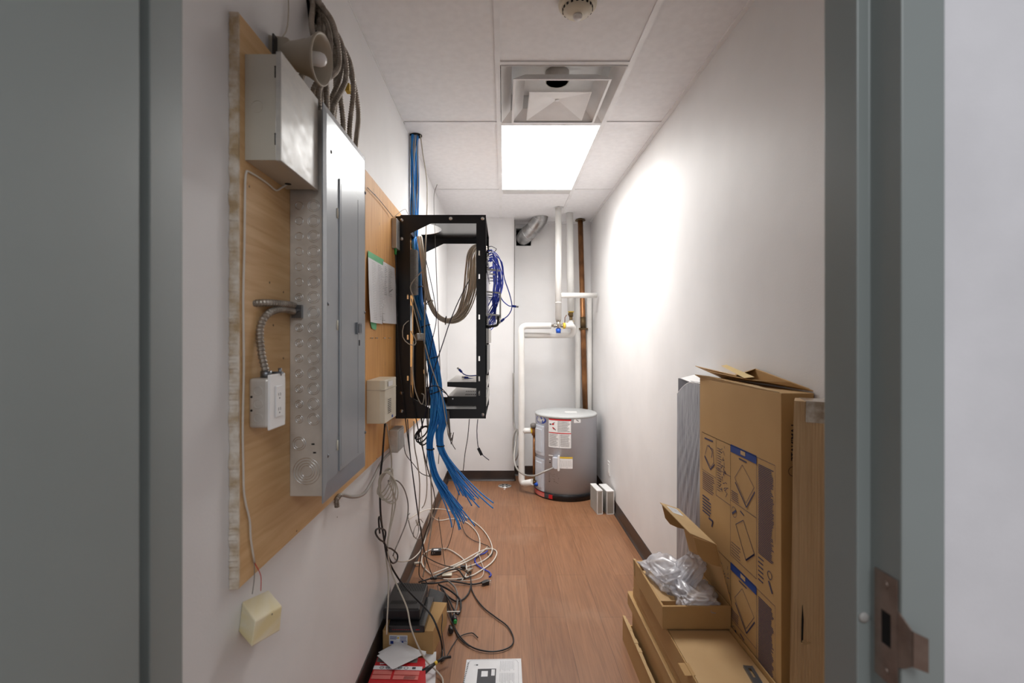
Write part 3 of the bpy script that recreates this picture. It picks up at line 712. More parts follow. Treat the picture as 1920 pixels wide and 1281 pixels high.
tag(m.make('ceiling_hole', M_HOLE), 'dark round hole in ceiling above the blue cable trunk', 'hole')
cable('drop_cable', 'thin white cable bowing right of the cable trunk into the rack', [Vector((-.51, 2.97, 2.705)), W(793, 290, 2.92), W(800, 335, 2.85), W(801, 380, 2.8), W(799, 430, 2.75), W(797, 520, 2.62), W(796, 640, 2.58), W(797, 720, 2.56), W(801, 790, 2.54), W(806, 860, 2.54), W(809, 930, 2.6), W(809, 985, 2.8), W(800, 1045, 2.9), WZ(793, 1082, .012)], .0036, M_CABLEG)
cable('drop_cable', 'thin black cable falling from ceiling through the rack opening', [Vector((-.535, 3.9, 2.7)), W(814, 365, 3.85), W(814, 400, 3.5), W(816, 450, 2.9), W(820, 560, 2.8), W(823, 640, 2.75), W(826, 720, 2.7), W(827, 790, 2.66), W(822, 870, 2.7)], .0022, M_CABLEDG)

# ================================================================== RACK
RX0, RX1, RY0, RY1, RZ0, RZ1 = -.560, -.091, 2.51, 3.04, 1.036, 2.093
rk = thing('network_rack', 'black open frame network rack fixed to the left wall', 'rack', (RX0, 2.78, RZ0))
def zz(py, d=RY0): return CAM_Z-(py-CY)/F*d
def xx(px, d=RY0): return (px-CX)/F*d
def side(y, t):
    m = MB(); f = lambda u, v, h: Vector((u, y+h, v))
    slots_f = [(xx(897), xx(900), zz(a+9), zz(a)) for a in (470, 514, 590, 668, 706, 733)]
    slots_f += [(xx(897), xx(900), zz(452+24), zz(452))] if False else []
    m.plate((xx(893), RX1), (zz(767), zz(419)), slots_f, f, t)                      # front upright
    sl = [(xx(763), xx(766), zz(a+9), zz(a)) for a in (552, 628, 705)]
    m.plate((RX0, xx(769)), (zz(785), zz(412)), sl, f, t)                        # rear upright
    m.plate((xx(769), RX1), (zz(419), RZ1), [], f, t); m.plate((xx(769), RX1), (RZ0, zz(767)), [], f, t)
    m.prism([Vector((xx(742), y, zz(412))), Vector((xx(752), y, RZ1)), Vector((xx(769), y, RZ1)), Vector((xx(769), y, zz(412)))], (0, t, 0))
    m.prism([Vector((xx(769), y, zz(419))), Vector((xx(808), y, zz(419))), Vector((xx(769), y, zz(438)))], (0, t, 0))
    m.prism([Vector((xx(769), y, zz(767))), Vector((xx(808), y, zz(767))), Vector((xx(769), y, zz(744)))], (0, t, 0))
    return m
m = side(RY0, .003); m.box(RX1-.003, RX1, RY0, RY0+.03, zz(775), zz(409)); part(m, 'side_frame', M_BLACK, rk)
m = side(RY1-.003, .003); m.box(RX1-.003, RX1, RY1-.03, RY1, zz(775), zz(409)); part(m, 'side_frame', M_BLACK, rk)
def deck(z, t):
    # plate with a half-round cut at its rear (wall) side
    m = MB(); xc, yc, r = -.50, 2.775, .16; n = 14
    pts = [(RX1, RY0+.004), (RX1, RY1-.004), (xc, RY1-.004)]+[(xc+.0+max(0, r*math.sin(PI*k/n))*.9, yc+r*math.cos(PI*k/n)) for k in range(n+1)]+[(xc, RY0+.004)]
    m.prism([Vector((x, y, z)) for x, y in pts], (0, 0, t)); return m
part(deck(RZ1-.012, .003), 'top_panel', M_BLACKG, rk)
part(deck(RZ0+.012, .003), 'bottom_panel', M_BLACKG, rk)
m = MB(); m.box(RX0, RX0+.02, RY0+.003, RY1-.003, RZ1-.03, RZ1-.006); m.box(RX0, RX0+.02, RY0+.003, RY1-.003, RZ0+.006, RZ0+.03)
m.box(RX0, RX0+.004, RY0+.003, RY0+.04, RZ0, RZ1-.02); m.box(RX0, RX0+.004, RY1-.04, RY1-.003, RZ0, RZ1-.02)
part(m, 'wall_flange', M_BLACK, rk)
for y0 in (RY0+.004, RY1-.026):
    m = MB(); hs = [(y0+.006, y0+.015, zz(440)-.05-k*.031, zz(440)-.05-k*.031+.011) for k in range(28)]
    m.plate((y0, y0+.022), (zz(765), zz(420)), hs, lambda u, v, h: Vector((RX1-.018+h, u, v)), .002); part(m, 'mounting_rail', M_BLACK, rk)
for px, py in ((753, 413), (845, 410), (905, 410), (753, 448), (753, 737), (753, 771), (905, 778)):
    q = W(px, py, RY0); m = MB(); m.lathe([(.0095, 0), (.009, .002), (.0055, .0022), (.005, .005), (0, .0055)], Matrix.Translation((q.x, RY0, q.z)) @ Matrix.Rotation(PI/2, 4, 'X'), 16); part(m, 'bolt', M_SILVER, rk)

# equipment on the front rails
def patch_panel(z, label):
    o = thing('patch_panel', label, 'patch panel', (RX1-.01, 2.775, z))
    m = MB(); m.box(RX1-.014, RX1+.004, RY0+.006, RY1-.006, z, z+.043); part(m, 'faceplate', M_BLACK, o)
    m = MB()
    for k in range(8): y = 2.55+k*.057; m.box(RX1+.004, RX1+.010, y, y+.042, z+.012, z+.032)
    part(m, 'port_block', M_WHITE, o)
    for y in (RY0+.014, RY1-.014):
        m = MB(); m.cyl((RX1+.004, y, z+.01), (RX1+.009, y, z+.01), .004, 8); m.cyl((RX1+.004, y, z+.033), (RX1+.009, y, z+.033), .004, 8); part(m, 'screw', M_SILVER, o)
patch_panel(zz(488), 'patch panel with blue cords plugged in, topmost on rack front')
patch_panel(zz(512), 'patch panel second from top, just above the wire duct')
patch_panel(zz(610), 'patch panel at bottom of the blue cords on rack front')
cm = thing('cable_manager', 'grey wire duct with finger brackets standing out from rack front', 'cable manager', (RX1, 2.775, 1.6))
za, zb_ = zz(592), zz(500)
m = MB(); m.box(RX1, RX1+.003, RY0+.01, RY1-.01, za, zb_); part(m, 'back_plate', M_GREYM, cm)
for y in (2.53, 2.70, 2.86, 3.0):
    for zc in (za+.01, (za+zb_)/2, zb_-.01):
        m = MB(); m.prism([Vector((RX1, y, zc-.006)), Vector((RX1+.075, y, zc-.012)), Vector((RX1+.075, y, zc-.004)), Vector((RX1, y, zc+.004))], (0, .006, 0)); part(m, 'bracket', M_GREYM, cm)
m = MB(); m.box(RX1+.070, RX1+.078, 2.53, 3.0, za-.01, za+.12); part(m, 'front_cover', M_GREYM, cm)
m = MB(); z = zz(606); m.tube(spline([Vector((RX1, 2.54, zz(612))), Vector((RX1+.045, 2.54, zz(611))), Vector((RX1+.062, 2.54, zz(606))), Vector((RX1+.064, 2.54, zz(590)))], 12), .007, 8)
part(m, 'hook_ring', M_DARKP, cm)
m = MB(); m.box(RX1, RX1+.015, 2.52, 3.03, zz(644), zz(616)); o = tag(m.make('blanking_plate', M_GREYM, None, .001), 'pale grey blanking plate on rack front below the wire duct', 'panel')
m = MB(); m.box(RX1-.25, RX1+.008, 2.53, 3.02, zz(704), zz(650)); 
m = MB(); m.box(RX1-.004, RX1+.006, 2.52, 3.03, zz(703), zz(647)); tag(m.make('blanking_plate', M_BLACK, None, .001), 'tall black blanking plate on rack front above the two metal units', 'panel')
def unit(z0, z1, xr, label, name, slots=False, taper=False):
    o = thing(name, label, 'network device', (RX1-.1, 2.775, z0))
    m = MB(); y0, y1 = RY0+.012, RY1-.012
    zl = z0+.012 if taper else z0
    m.hexa([Vector(p) for p in ((xr, y0, zl), (RX1, y0, z0), (RX1, y1, z0), (xr, y1, zl), (xr, y0, z1), (RX1, y0, z1), (RX1, y1, z1), (xr, y1, z1))]); part(m, 'chassis', M_BLACK, o, .001)
    m = MB(); m.box(xr+.001, RX1-.001, y0+.001, y1-.001, z1, z1+.0012); part(m, 'lid', M_GREYM, o)
    m = MB(); m.box(RX1, RX1+.004, RY0+.004, RY1-.004, z0, z1); part(m, 'face_plate', M_GREYM, o)
    if slots:
        for r in range(2):
            m = MB()
            for k in range(11): x = xr+.09+k*.010-r*.01; m.box(x, x+.005, y0+.06+r*.16, y0+.10+r*.16, z1+.0012, z1+.0016)
            part(m, 'vent_slot', M_HOLE, o)
        m = MB(); q = W(849, 748, y0); m.cyl((q.x, y0-.001, q.z), (q.x, y0+.001, q.z), .004, 10); part(m, 'screw', M_SILVER, o)
    return o
unit(zz(730), zz(717), xx(838), 'upper thin metal shelf unit in rack, below blue loose plugs', 'rack_shelf', taper=True)
unit(zz(762), zz(744), xx(838), 'lower metal unit in rack with rows of vent slots', 'network_switch', slots=True)
# loose blue plugs over the shelf
def plug_cord(label, P):
    o = thing('patch_cable', label, 'patch cord', P[0]); part(cable_mesh(P, .0028), 'cord', M_BLUED, o)
    e, d = P[-1], (P[-1]-P[-2]).normalized(); m = MB(); m.box(-.006, .006, -.005, .005, 0, .022, frame_to(e, d)); part(m, 'boot', M_BLUED, o)
    m = MB(); m.box(-.005, .005, -.0035, .0035, .022, .036, frame_to(e, d)); part(m, 'connector', M_GREYM, o); return o
plug_cord('loose blue cord with clear plug curling above rack shelf', [W(905, 704, 2.72), W(893, 704, 2.72), W(880, 705, 2.70), W(870, 702, 2.70), W(866, 698, 2.70)])
plug_cord('loose blue cord lying flat on the rack shelf', [W(905, 711, 2.75), W(893, 711, 2.75), W(884, 710, 2.75), W(878, 709, 2.75)])
# blue patch cords bulging in front of the rack
rnd = random.Random(5)
for k in range(20):
    y = 2.56+.45*rnd.random(); z0 = zz(468+rnd.choice([0, 6, 22]), 2.6); bulge = rnd.uniform(.035, .09); zend = zz(rnd.uniform(560, 612), 2.6)
    P = [Vector((RX1+.008, y, z0)), Vector((RX1+.03, y, z0+.005)), Vector((RX1+bulge*.8, y+rnd.uniform(-.03, .03), z0-.04)), Vector((RX1+bulge, y+rnd.uniform(-.05, .05), z0-.13)),
         Vector((RX1+bulge*.7, y+rnd.uniform(-.05, .05), z0-.24)), Vector((RX1+.04, y+rnd.uniform(-.05, .05), zend+.03)), Vector((RX1+.01, y, zend-.02))]
    tag(cable_mesh(P, .0028).make('patch_cable', M_BLUED), 'blue patch cord drooping in front of the rack into the wire duct', 'patch cord', 'blue patch cords on rack front')
plug_cord('blue patch cord looping furthest out right from the rack', [W(925, 474, 2.6), W(941, 492, 2.6), W(945, 520, 2.6), W(955, 550, 2.6), W(960, 575, 2.6), W(954, 590, 2.6), W(945, 598, 2.6)])
plug_cord('blue patch cord whose clear plug sticks out toward the back wall', [W(922, 486, 2.65), W(935, 500, 2.65), W(934, 535, 2.65), W(940, 560, 2.65), W(953, 573, 2.65), W(960, 574, 2.65)])
cable('cable_tie_loop', 'black velcro loop above the blue patch cords', [W(917, 468, 2.6), W(925, 473, 2.6), W(931, 467, 2.6), W(922, 462, 2.6), W(917, 463, 2.6)], .002, M_DARKP, cat='cable tie')

# grey bundle in U shape
gb = thing('grey_cable_bundle', 'tied grey cable bundle hanging in U shape inside the rack', 'cable bundle', W(840, 600, 2.75))
GP = [W(787, 444, 2.80), W(792, 480, 2.78), W(797, 530, 2.76), W(805, 565, 2.74), W(820, 592, 2.72), W(843, 602, 2.70), W(865, 588, 2.72), W(880, 548, 2.76), W(885, 505, 2.78), W(888, 478, 2.80), W(897, 466, 2.82), W(912, 466, 2.84)]
bundle(gb, 'cable', GP, 24, lambda t: .013+.031*max(0, math.sin(PI*min(1, max(0, (t-.45)/.55)))), .0035, [M_CABLEB], wob=.5, samples=70, seed=8)
tie(gb, W(806, 567, 2.735), W(820, 592, 2.72)-W(803, 565, 2.74), .021, M_CABLEK); tie(gb, W(836, 601, 2.705), (1, 0, -.1), .024, M_CABLEK)
# blue bundle: trunk, then two legs with frayed ends
bb = thing('blue_cable_bundle', 'thick blue cable bundle splitting into two frayed tails below rack', 'cable bundle', W(820, 760, 2.46))
BT = [Vector((-.520, 2.93, 2.05)), W(780, 460, 2.85), W(783, 500, 2.82), W(784, 560, 2.78), W(793, 600, 2.70), W(805, 650, 2.62), W(815, 700, 2.54), W(819, 740, 2.49)]
ra = lambda t: .022+.010*t-.006*max(0, (t-.85)/.15)
LA = BT+[W(815, 785, 2.46), W(806, 820, 2.45), W(806, 850, 2.45), W(815, 890, 2.45), W(832, 920, 2.45), W(850, 948, 2.44), W(866, 975, 2.43), W(874, 995, 2.42)]
LB = BT+[W(828, 785, 2.47), W(824, 815, 2.47), W(827, 842, 2.47), W(840, 868, 2.47), W(858, 895, 2.46), W(876, 920, 2.45), W(892, 940, 2.44), W(908, 958, 2.43)]
def rb(t): return .021+.009*min(1, t/.5) if t < .5 else max(.017, .030-.014*(t-.5)/.1) if t < .62 else .016+.024*max(0, (t-.72)/.28)
bundle(bb, 'cable', LA, 30, rb, .0032, [M_BLUE], wob=.35, samples=90, seed=11, ends=[0, .66, (.038, .05), (0, 0), .20])
bundle(bb, 'cable', LB, 24, rb, .0032, [M_BLUE], wob=.35, samples=90, seed=12, ends=[0, .64, (.040, .05), (0, 0), .22])
for (px, py, d, R) in ((784, 540, 2.79, .027), (797, 612, 2.68, .029), (810, 672, 2.585, .031), (818, 735, 2.495, .034), (807, 842, 2.45, .019), (826, 836, 2.47, .019)):
    tie(bb, W(px, py, d), (0.05, 0, 1) if py > 800 else (-.35, 0, 1), R, M_CABLEK, .003)
# black strap hoop round the bundle
m = MB(); T = frame_to(W(822, 733, 2.46), (.3, .3, 1)); m.tube([T @ Vector((.06*math.cos(a), .052*math.sin(a), .012*math.sin(2*a))) for a in [2*PI*k/28 for k in range(28)]], .0026, 6, closed=True)
tag(m.make('cable_strap', M_CABLEK), 'loose black strap ring round the blue cable bundle', 'cable strap')

# --- punch block, wood shim and ties at the rack rear
m = MB(); a = W(769, 530, 2.62)
pbk = thing('punch_block', 'grey ribbed wiring block at rear of rack beside blue cables', 'wiring block', a)
m = MB(); m.box(XP+.02, -.475, 2.60, 2.66, zz(552, 2.6), zz(468, 2.6)); part(m, 'block', M_CABLEG, pbk)
m = MB()
for k in range(34): z = zz(551, 2.6)+k*.0071; m.box(-.475, -.468, 2.598, 2.662, z, z+.003); m.box(-.512, -.476, 2.596, 2.600, z, z+.003)
part(m, 'ribs', M_GREYM, pbk)
m = MB(); m.box(XP, XP+.055, 2.60, 2.68, zz(620, 2.6), zz(572, 2.6)); tag(m.make('metal_bracket', M_GREYM), 'grey metal bracket at the rear of the rack', 'bracket')
m = MB(); m.box(-.503, -.490, 2.57, 2.60, zz(748, 2.58), zz(688, 2.58)); m.box(XP, -.503, 2.57, 2.60, zz(748, 2.58), zz(740, 2.58)); tag(m.make('wood_shim', M_PLYO), 'thin upright strip of wood at the rack lower rear', 'wood strip')
m = MB(); T = frame_to(W(787, 632, 2.60), (.5, -.6, .2)); m.box(-.018, .018, -.022, .022, -.012, .012, T)
mc = tag(m.make('media_converter', M_GREYM, None, .002), 'small tilted grey adapter hanging in the rack beside blue bundle', 'adapter')

# ================================================================== LOOSE CABLES LEFT
def loose(label, P, r, m_, name='loose_cable', group=None): return cable(name, label, P, r, m_, group)
loose('grey cable looping out of rack over the side frame', [W(789, 600, 2.6), W(776, 560, 2.5), W(770, 535, 2.49), W(790, 510, 2.6), W(797, 500, 2.7)], .0028, M_CABLEG)
loose('grey cable loop in front of rack side frame', [W(769, 600, 2.52), W(757, 610, 2.48), W(755, 632, 2.48), W(766, 645, 2.48), W(778, 647, 2.5), W(779, 637, 2.52), W(771, 622, 2.55)], .0024, M_CABLEG)
loose('grey cable running down the rack rear to the bottom gusset', [W(771, 560, 2.52), W(781, 600, 2.52), W(789, 632, 2.53)], .0026, M_CABLEG)
loose('light grey cable diagonal over the blue bundle', [W(797, 646, 2.46), W(806, 680, 2.45), W(818, 715, 2.44), W(829, 745, 2.43), W(834, 775, 2.44), W(838, 800, 2.46), W(843, 820, 2.5), W(846, 812, 2.52)], .0026, M_CABLEG)
loose('thin navy cable slanting across the rack opening', [W(880, 525, 2.76), W(862, 560, 2.66), W(845, 600, 2.6), W(830, 645, 2.5), W(815, 690, 2.46), W(804, 730, 2.46), W(800, 765, 2.48), W(788, 810, 2.5)], .0026, M_CABLEN)
loose('navy cable hanging inside rack left of blue bundle', [W(797, 480, 2.7), W(806, 520, 2.68), W(814, 560, 2.66), W(818, 600, 2.62), W(808, 650, 2.55), W(802, 700, 2.5), W(800, 745, 2.49)], .0022, M_CABLEN)
loose('grey cable hanging from the rack rear to the bottom edge', [W(795, 640, 2.56), W(800, 700, 2.52), W(803, 735, 2.5), W(804, 765, 2.5), W(802, 820, 2.48), W(800, 870, 2.46)], .0026, M_CABLEDG)
loose('grey cable pair through bottom gusset of rack', [W(775, 640, 2.5), W(774, 690, 2.49), W(777, 725, 2.48), W(785, 750, 2.48), W(792, 758, 2.5), W(795, 742, 2.52), W(790, 738, 2.52)], .0028, M_CABLEG)
loose('black cable dropping from the rack corner along the wall', [W(771, 722, 2.49), W(775, 755, 2.49), W(785, 810, 2.5), W(795, 852, 2.5), W(802, 880, 2.55), W(813, 920, 2.7), W(815, 950, 2.9), W(803, 985, 3.0), W(793, 1015, 3.0), W(789, 1040, 2.95), WZ(786, 1078, .02), WZ(800, 1092, .015)], .003, M_CABLEK)
loose('navy cable straight down from rack bottom to floor pile', [W(764, 786, 2.52), W(768, 840, 2.52), W(775, 900, 2.55), W(783, 960, 2.62), W(790, 1000, 2.72), WZ(797, 1066, .02)], .0026, M_CABLEN)
loose('dull grey cable falling with a kink below the rack', [W(776, 790, 2.5), W(777, 835, 2.5), W(783, 870, 2.55), W(787, 910, 2.65), W(785, 970, 2.75), W(783, 985, 2.8), W(780, 975, 2.8)], .0034, M_CABLEG)
loose('grey cable with frayed light plug end near the wall', [W(789, 800, 2.5), W(794, 850, 2.55), W(800, 890, 2.65), W(800, 925, 2.75), W(796, 945, 2.8), W(791, 953, 2.82)], .0028, M_CABLEG)
loose('grey cable arching from plywood down behind the hanging cords', [W(757, 820, 2.6), W(760, 850, 2.62), W(775, 870, 2.65), W(790, 888, 2.66), W(810, 893, 2.66), W(815, 880, 2.66)], .0024, M_CABLEDG)
m = MB(); q = W(789, 800, 2.53)
for k, (rx, ry, t) in enumerate(((.020, .045, .3), (.026, .05, .1), (.03, .05, -.2))):
    T = frame_to(W(790+k*2, 812+k*3, 2.52), (0.2, 1, 0)) @ Matrix.Rotation(t+.5, 4, 'Z'); m.tube([T @ Vector((ry*math.cos(a), rx*math.sin(a), .004*k)) for a in [2*PI*j/26 for j in range(26)]], .0038, 7, closed=True)
m.tube([W(790, 784, 2.52), W(792, 800, 2.52)], .004, 7)
tag(m.make('coiled_cord', M_CABLEK), 'small black cord coil hanging under the rack bottom', 'cord')
m = MB(); m.box(-.012, .012, -.01, .01, -.03, .03, frame_to(W(801, 788, 2.52), (0, 0, 1))); tag(m.make('power_plug', M_DARKP, None, .003), 'black plug hanging just below rack bottom beside blue bundle', 'plug')
for k in range(4):
    P = [W(835+k*2, 770, 2.48), W(840+k, 795, 2.48), W(843+k, 815+k*6, 2.5), W(846+k*1.5, 826-k*5, 2.5)]
    tag(cable_mesh(P, .0022).make('telephone_lead', M_CABLEDG), 'short grey lead with clear plug below rack, %s from the left' % ('first', 'second', 'third', 'fourth')[k], 'cable', 'short leads under rack right of blue bundle')
loose('thin grey lead with small plug reaching furthest below rack', [W(838, 786, 2.48), W(840, 815, 2.48), W(848, 833, 2.5), W(854, 843, 2.5)], .0022, M_CABLEDG)
loose('thin black wire from rack bottom to floor, left of two', [W(880, 786, 2.7), W(877, 820, 2.7), W(872, 850, 2.75), W(868, 885, 2.8), W(862, 915, 3.0), W(855, 950, 3.3), W(851, 985, 3.35), WZ(842, 1020, .012), WZ(834, 1032, .014)], .0022, M_CABLEK)
tw = thing('taped_wire', 'short black wire with tape flag hanging right under rack', 'wire', W(896, 786, 2.7))
part(cable_mesh([W(896, 786, 2.7), W(894, 808, 2.7), W(896, 835, 2.7), W(900, 848, 2.7), W(908, 856, 2.7), W(917, 863, 2.7)], .0022), 'wire', M_CABLEN, tw)
m = MB(); m.box(-.008, .008, -.002, .002, -.022, .022, frame_to(W(900, 847, 2.695), (.5, 0, -1), (1, 0, .3))); part(m, 'tape_flag', M_DARKP, tw)
# cords from the keypad box
loose('black power cord from keypad box down to modem stack', [W(722, 794, 2.06), WX(719, 830, -.535), WX(717, 860, -.54), WX(713, 895, -.55), WX(713, 950, -.55), WX(716, 985, -.55), WX(720, 1010, -.55), WX(725, 1040, -.545), WX(735, 1065, -.53), W(752, 1092, 2.37), W(775, 1118, 2.28), W(797, 1140, 2.22), W(812, 1160, 2.20), W(824, 1190, 2.18), WZ(829, 1215, .02), WZ(828, 1240, .01)], .0044, M_CABLEK, name='power_cable')
K = lambda px, py: WX(px, py, -.543)
loose('black cord knot tied in the power cord on left wall', [K(712, 1000), K(710, 975), K(712, 970), K(716, 985), K(720, 1012), K(724, 1025), K(735, 1030), K(745, 1040), K(744, 1052), K(736, 1056), K(729, 1045), K(722, 1020), K(712, 1012), K(705, 1002), K(705, 994), K(712, 991), K(721, 994), K(723, 1002), K(720, 1020)], .004, M_CABLEK, name='power_cable')
m = MB()
for k in range(6):
    T = frame_to(W(722+k*1.2, 903+k*2.5, 2.17-.006*k), (.25, -1, .1)) @ Matrix.Rotation(.16*k-.5, 4, 'Z')
    m.tube([T @ Vector(((.062+.004*(k%3))*math.cos(a), (.018+.004*k)*math.sin(a), .003*math.sin(2*a))) for a in [2*PI*j/30 for j in range(30)]], .0028, 7, closed=True)
tag(m.make('cable_coil', M_CABLEG), 'tied grey cable coil hanging on left wall below keypad box', 'cable coil')
loose('grey cable from keypad box into the hanging coil', [W(725, 796, 2.1), WX(730, 830, -.54), WX(734, 860, -.545), WX(733, 890, -.55), WX(728, 905, -.55)], .0034, M_CABLEG)
loose('grey network cable from coil straight down past modem', [WX(730, 908, -.55), WX(737, 925, -.55), WX(735, 960, -.55), WX(729, 1000, -.55), WX(724, 1040, -.55), WX(728, 1080, -.55), W(728, 1120, 2.19), W(726, 1160, 2.15), W(725, 1190, 2.13)], .0034, M_CABLEG)
loose('grey cable crossing over modem down to bottom of photo', [WX(731, 908, -.548), WX(741, 935, -.548), WX(739, 960, -.548), WX(730, 1000, -.546), WX(727, 1035, -.54), WX(735, 1075, -.53), W(748, 1105, 2.26), W(763, 1140, 2.18), W(770, 1175, 2.14), W(783, 1210, 2.12), W(800, 1240, 2.11), WZ(818, 1258, .02), WZ(830, 1275, .01), WZ(828, 1300, .01)], .0036, M_CABLEG)
loose('grey cable swinging in wide arc from coil to baseboard', [WX(728, 902, -.545), WX(745, 902, -.545), WX(758, 918, -.545), WX(765, 945, -.545), WX(763, 975, -.545), WX(752, 1005, -.545), WX(742, 1028, -.545), WX(737, 1042, -.545)], .0034, M_CABLEDG)
loose('pale cable curving from knot along wall to rack cables', [WX(737, 1042, -.552), WX(745, 1052, -.552), WX(760, 1053, -.552), WX(775, 1047, -.552), WX(790, 1030, -.55), WX(800, 1000, -.545), W(806, 960, 3.1)], .0034, M_CABLEW)
loose('dull grey wire tangle on wall above baseboard', [WX(768, 963, -.56), WX(765, 970, -.56), WX(771, 995, -.56), WX(780, 1010, -.56), WX(789, 1008, -.56), WX(790, 990, -.555), WX(783, 984, -.555), WX(777, 992, -.555), WX(775, 1005, -.555), WX(781, 1008, -.555), WX(785, 995, -.552), WX(784, 980, -.552), WX(788, 974, -.552), WX(793, 980, -.55)], .0026, M_CABLEDG)

# ================================================================== FLOOR CLUTTER LEFT
def FL(px, py, z=.008): return WZ(px, py, z)
loose('white cable loop on floor, widest ring', [FL(765, 975, .45), FL(785, 962, .31), FL(805, 955, .20), FL(835, 956, .05), FL(870, 968), FL(900, 988), FL(918, 1012), FL(922, 1035), FL(905, 1052), FL(870, 1065), FL(835, 1076), FL(810, 1082)], .0038, M_CABLEW)
loose('white cable arc on floor inside the widest ring', [FL(806, 955, .20), FL(812, 970, .06), FL(825, 976), FL(850, 973), FL(875, 980), FL(895, 1000), FL(900, 1025), FL(893, 1042), FL(870, 1055), FL(830, 1070)], .0036, M_CABLEW)
loose('white cable ring lying flat around the power adapter', [FL(809, 1077), FL(799, 1069), FL(791, 1056), FL(793, 1041), FL(805, 1032), FL(822, 1029), FL(840, 1030), FL(858, 1040), FL(871, 1052), FL(875, 1066), FL(873, 1080), FL(866, 1088)], .0038, M_CABLEW)
loose('white cable crossing floor and hooking right then back', [FL(812, 1076, .015), FL(832, 1068, .015), FL(866, 1053, .015), FL(896, 1036, .015), FL(917, 1029, .012), FL(929, 1032), FL(931, 1040), FL(922, 1055), FL(900, 1071), FL(883, 1080), FL(857, 1086), FL(831, 1086)], .0042, M_CABLEW)
loose('grey cable lying beside white crossing cable on floor', [FL(815, 1080, .02), FL(840, 1070, .02), FL(870, 1056, .02), FL(898, 1040, .018), FL(914, 1026, .012)], .0038, M_CABLEG)
loose('thin cream wire dropping in small loop on floor', [FL(900, 1010, .02), FL(898, 1035), FL(902, 1052), FL(907, 1068), FL(903, 1082), FL(885, 1088), FL(862, 1090)], .0020, M_CABLEW)
loose('short blue cable curled on floor right of white loops', [FL(914, 1033, .016), FL(908, 1038), FL(896, 1042), FL(890, 1050), FL(895, 1060), FL(907, 1068), FL(916, 1072), FL(921, 1078), FL(917, 1082)], .0040, M_BLUED)
loose('thin black wire snaking from far floor to adapter loops', [FL(864, 980, .03), FL(872, 1000), FL(885, 1012), FL(905, 1020), FL(916, 1025), FL(924, 1034), FL(919, 1044), FL(914, 1036)], .0024, M_CABLEK)
loose('thin black wire looping widest on floor at lower right', [FL(883, 1058), FL(883, 1090), FL(887, 1112), FL(905, 1138), FL(930, 1158), FL(952, 1175), FL(963, 1198), FL(955, 1214), FL(925, 1222), FL(890, 1216), FL(866, 1198), FL(850, 1170), FL(842, 1135), FL(828, 1100)], .0034, M_CABLEK)
loose('black wire from rack pile curling over adapter', [FL(792, 1040, .02), FL(812, 1052, .02), FL(835, 1061, .02), FL(860, 1066, .02), FL(876, 1074, .015), FL(880, 1082, .015), FL(868, 1086), FL(835, 1086), FL(812, 1083)], .0028, M_CABLEK)
loose('thick black cord arching across middle of floor pile', [FL(785, 1092, .02), FL(815, 1082, .02), FL(840, 1070, .03), FL(858, 1068, .03), FL(868, 1080, .02), FL(872, 1084, .015)], .0045, M_CABLEK)
loose('thin grey wire falling through the white ring', [W(822, 970, 2.9), W(826, 1000, 2.95), W(830, 1030, 3.0), FL(834, 1058, .02), FL(836, 1072, .02)], .0024, M_CABLEDG)
pc = thing('power_cable', 'black power cord whose three pin plug points right on floor', 'power cord', FL(820, 1094))
part(cable_mesh([FL(790, 1094, .02), FL(815, 1094, .02), FL(840, 1090, .02), FL(865, 1093, .012), FL(885, 1096, .008), FL(903, 1093, .012)], .0048), 'cord', M_CABLEK, pc)
e = FL(903, 1093, .014); T = frame_to(e, (1, .25, 0)); m = MB(); m.prism([T @ Vector(p) for p in ((-.006, -.007, 0), (.006, -.007, 0), (.011, -.014, .03), (.011, -.014, .044), (-.011, -.014, .044), (-.011, -.014, .03))], T.to_3x3() @ Vector((0, .026, 0))); part(m, 'plug', M_DARKP, pc, .002)
m = MB(); m.box(-.001, .001, -.009, -.005, .044, .060, T); m.box(-.001, .001, .005, .009, .044, .060, T); m.cyl(T @ Vector((.006, 0, .044)), T @ Vector((.006, 0, .062)), .002, 8); part(m, 'prong', M_SILVER, pc)
loose('black cord loop right behind the cardboard box', [FL(822, 1096, .03), FL(838, 1104, .03), FL(850, 1112, .03), FL(862, 1124, .02), FL(864, 1140, .015), FL(858, 1152, .012), FL(850, 1142, .015), FL(842, 1125, .02), FL(828, 1102, .03)], .0052, M_CABLEK)
loose('black cord turning in a hook right of the box', [FL(838, 1088, .02), FL(852, 1100, .02), FL(858, 1118, .015), FL(856, 1140, .012), FL(850, 1155, .012)], .005, M_CABLEDG)
loose('black cord arcing from the pile to the right and back', [FL(884, 1094, .012), FL(879, 1112), FL(868, 1124), FL(856, 1128), FL(842, 1120, .012), FL(826, 1104, .02)], .0046, M_CABLEK)
loose('thin black wire down beside cardboard box to bottom connectors', [FL(826, 1100, .04), FL(836, 1130, .02), FL(843, 1155, .012), FL(852, 1178), FL(862, 1198), FL(880, 1212)], .0026, M_CABLEK)
loose('thin black wire hugging the right side of cardboard box', [FL(820, 1098, .06), W(829, 1150, 2.38), W(828, 1180, 2.30), W(832, 1210, 2.24), FL(835, 1235, .008)], .0022, M_CABLEK)
loose('short black lead ending with plug on floor near red box', [FL(858, 1196), FL(870, 1190), FL(884, 1187), FL(890, 1190), FL(896, 1196)], .0026, M_CABLEK)
loose('black wire from small lead down to taped bundle', [FL(858, 1197), FL(846, 1215), FL(838, 1230), FL(830, 1240)], .0022, M_CABLEK)
loose('thin black wire across the red packaging', [W(798, 1246, 2.13), W(785, 1250, 2.10), W(770, 1256, 2.07), W(757, 1270, 2.03), W(745, 1290, 2.0)], .0016, M_CABLEK)
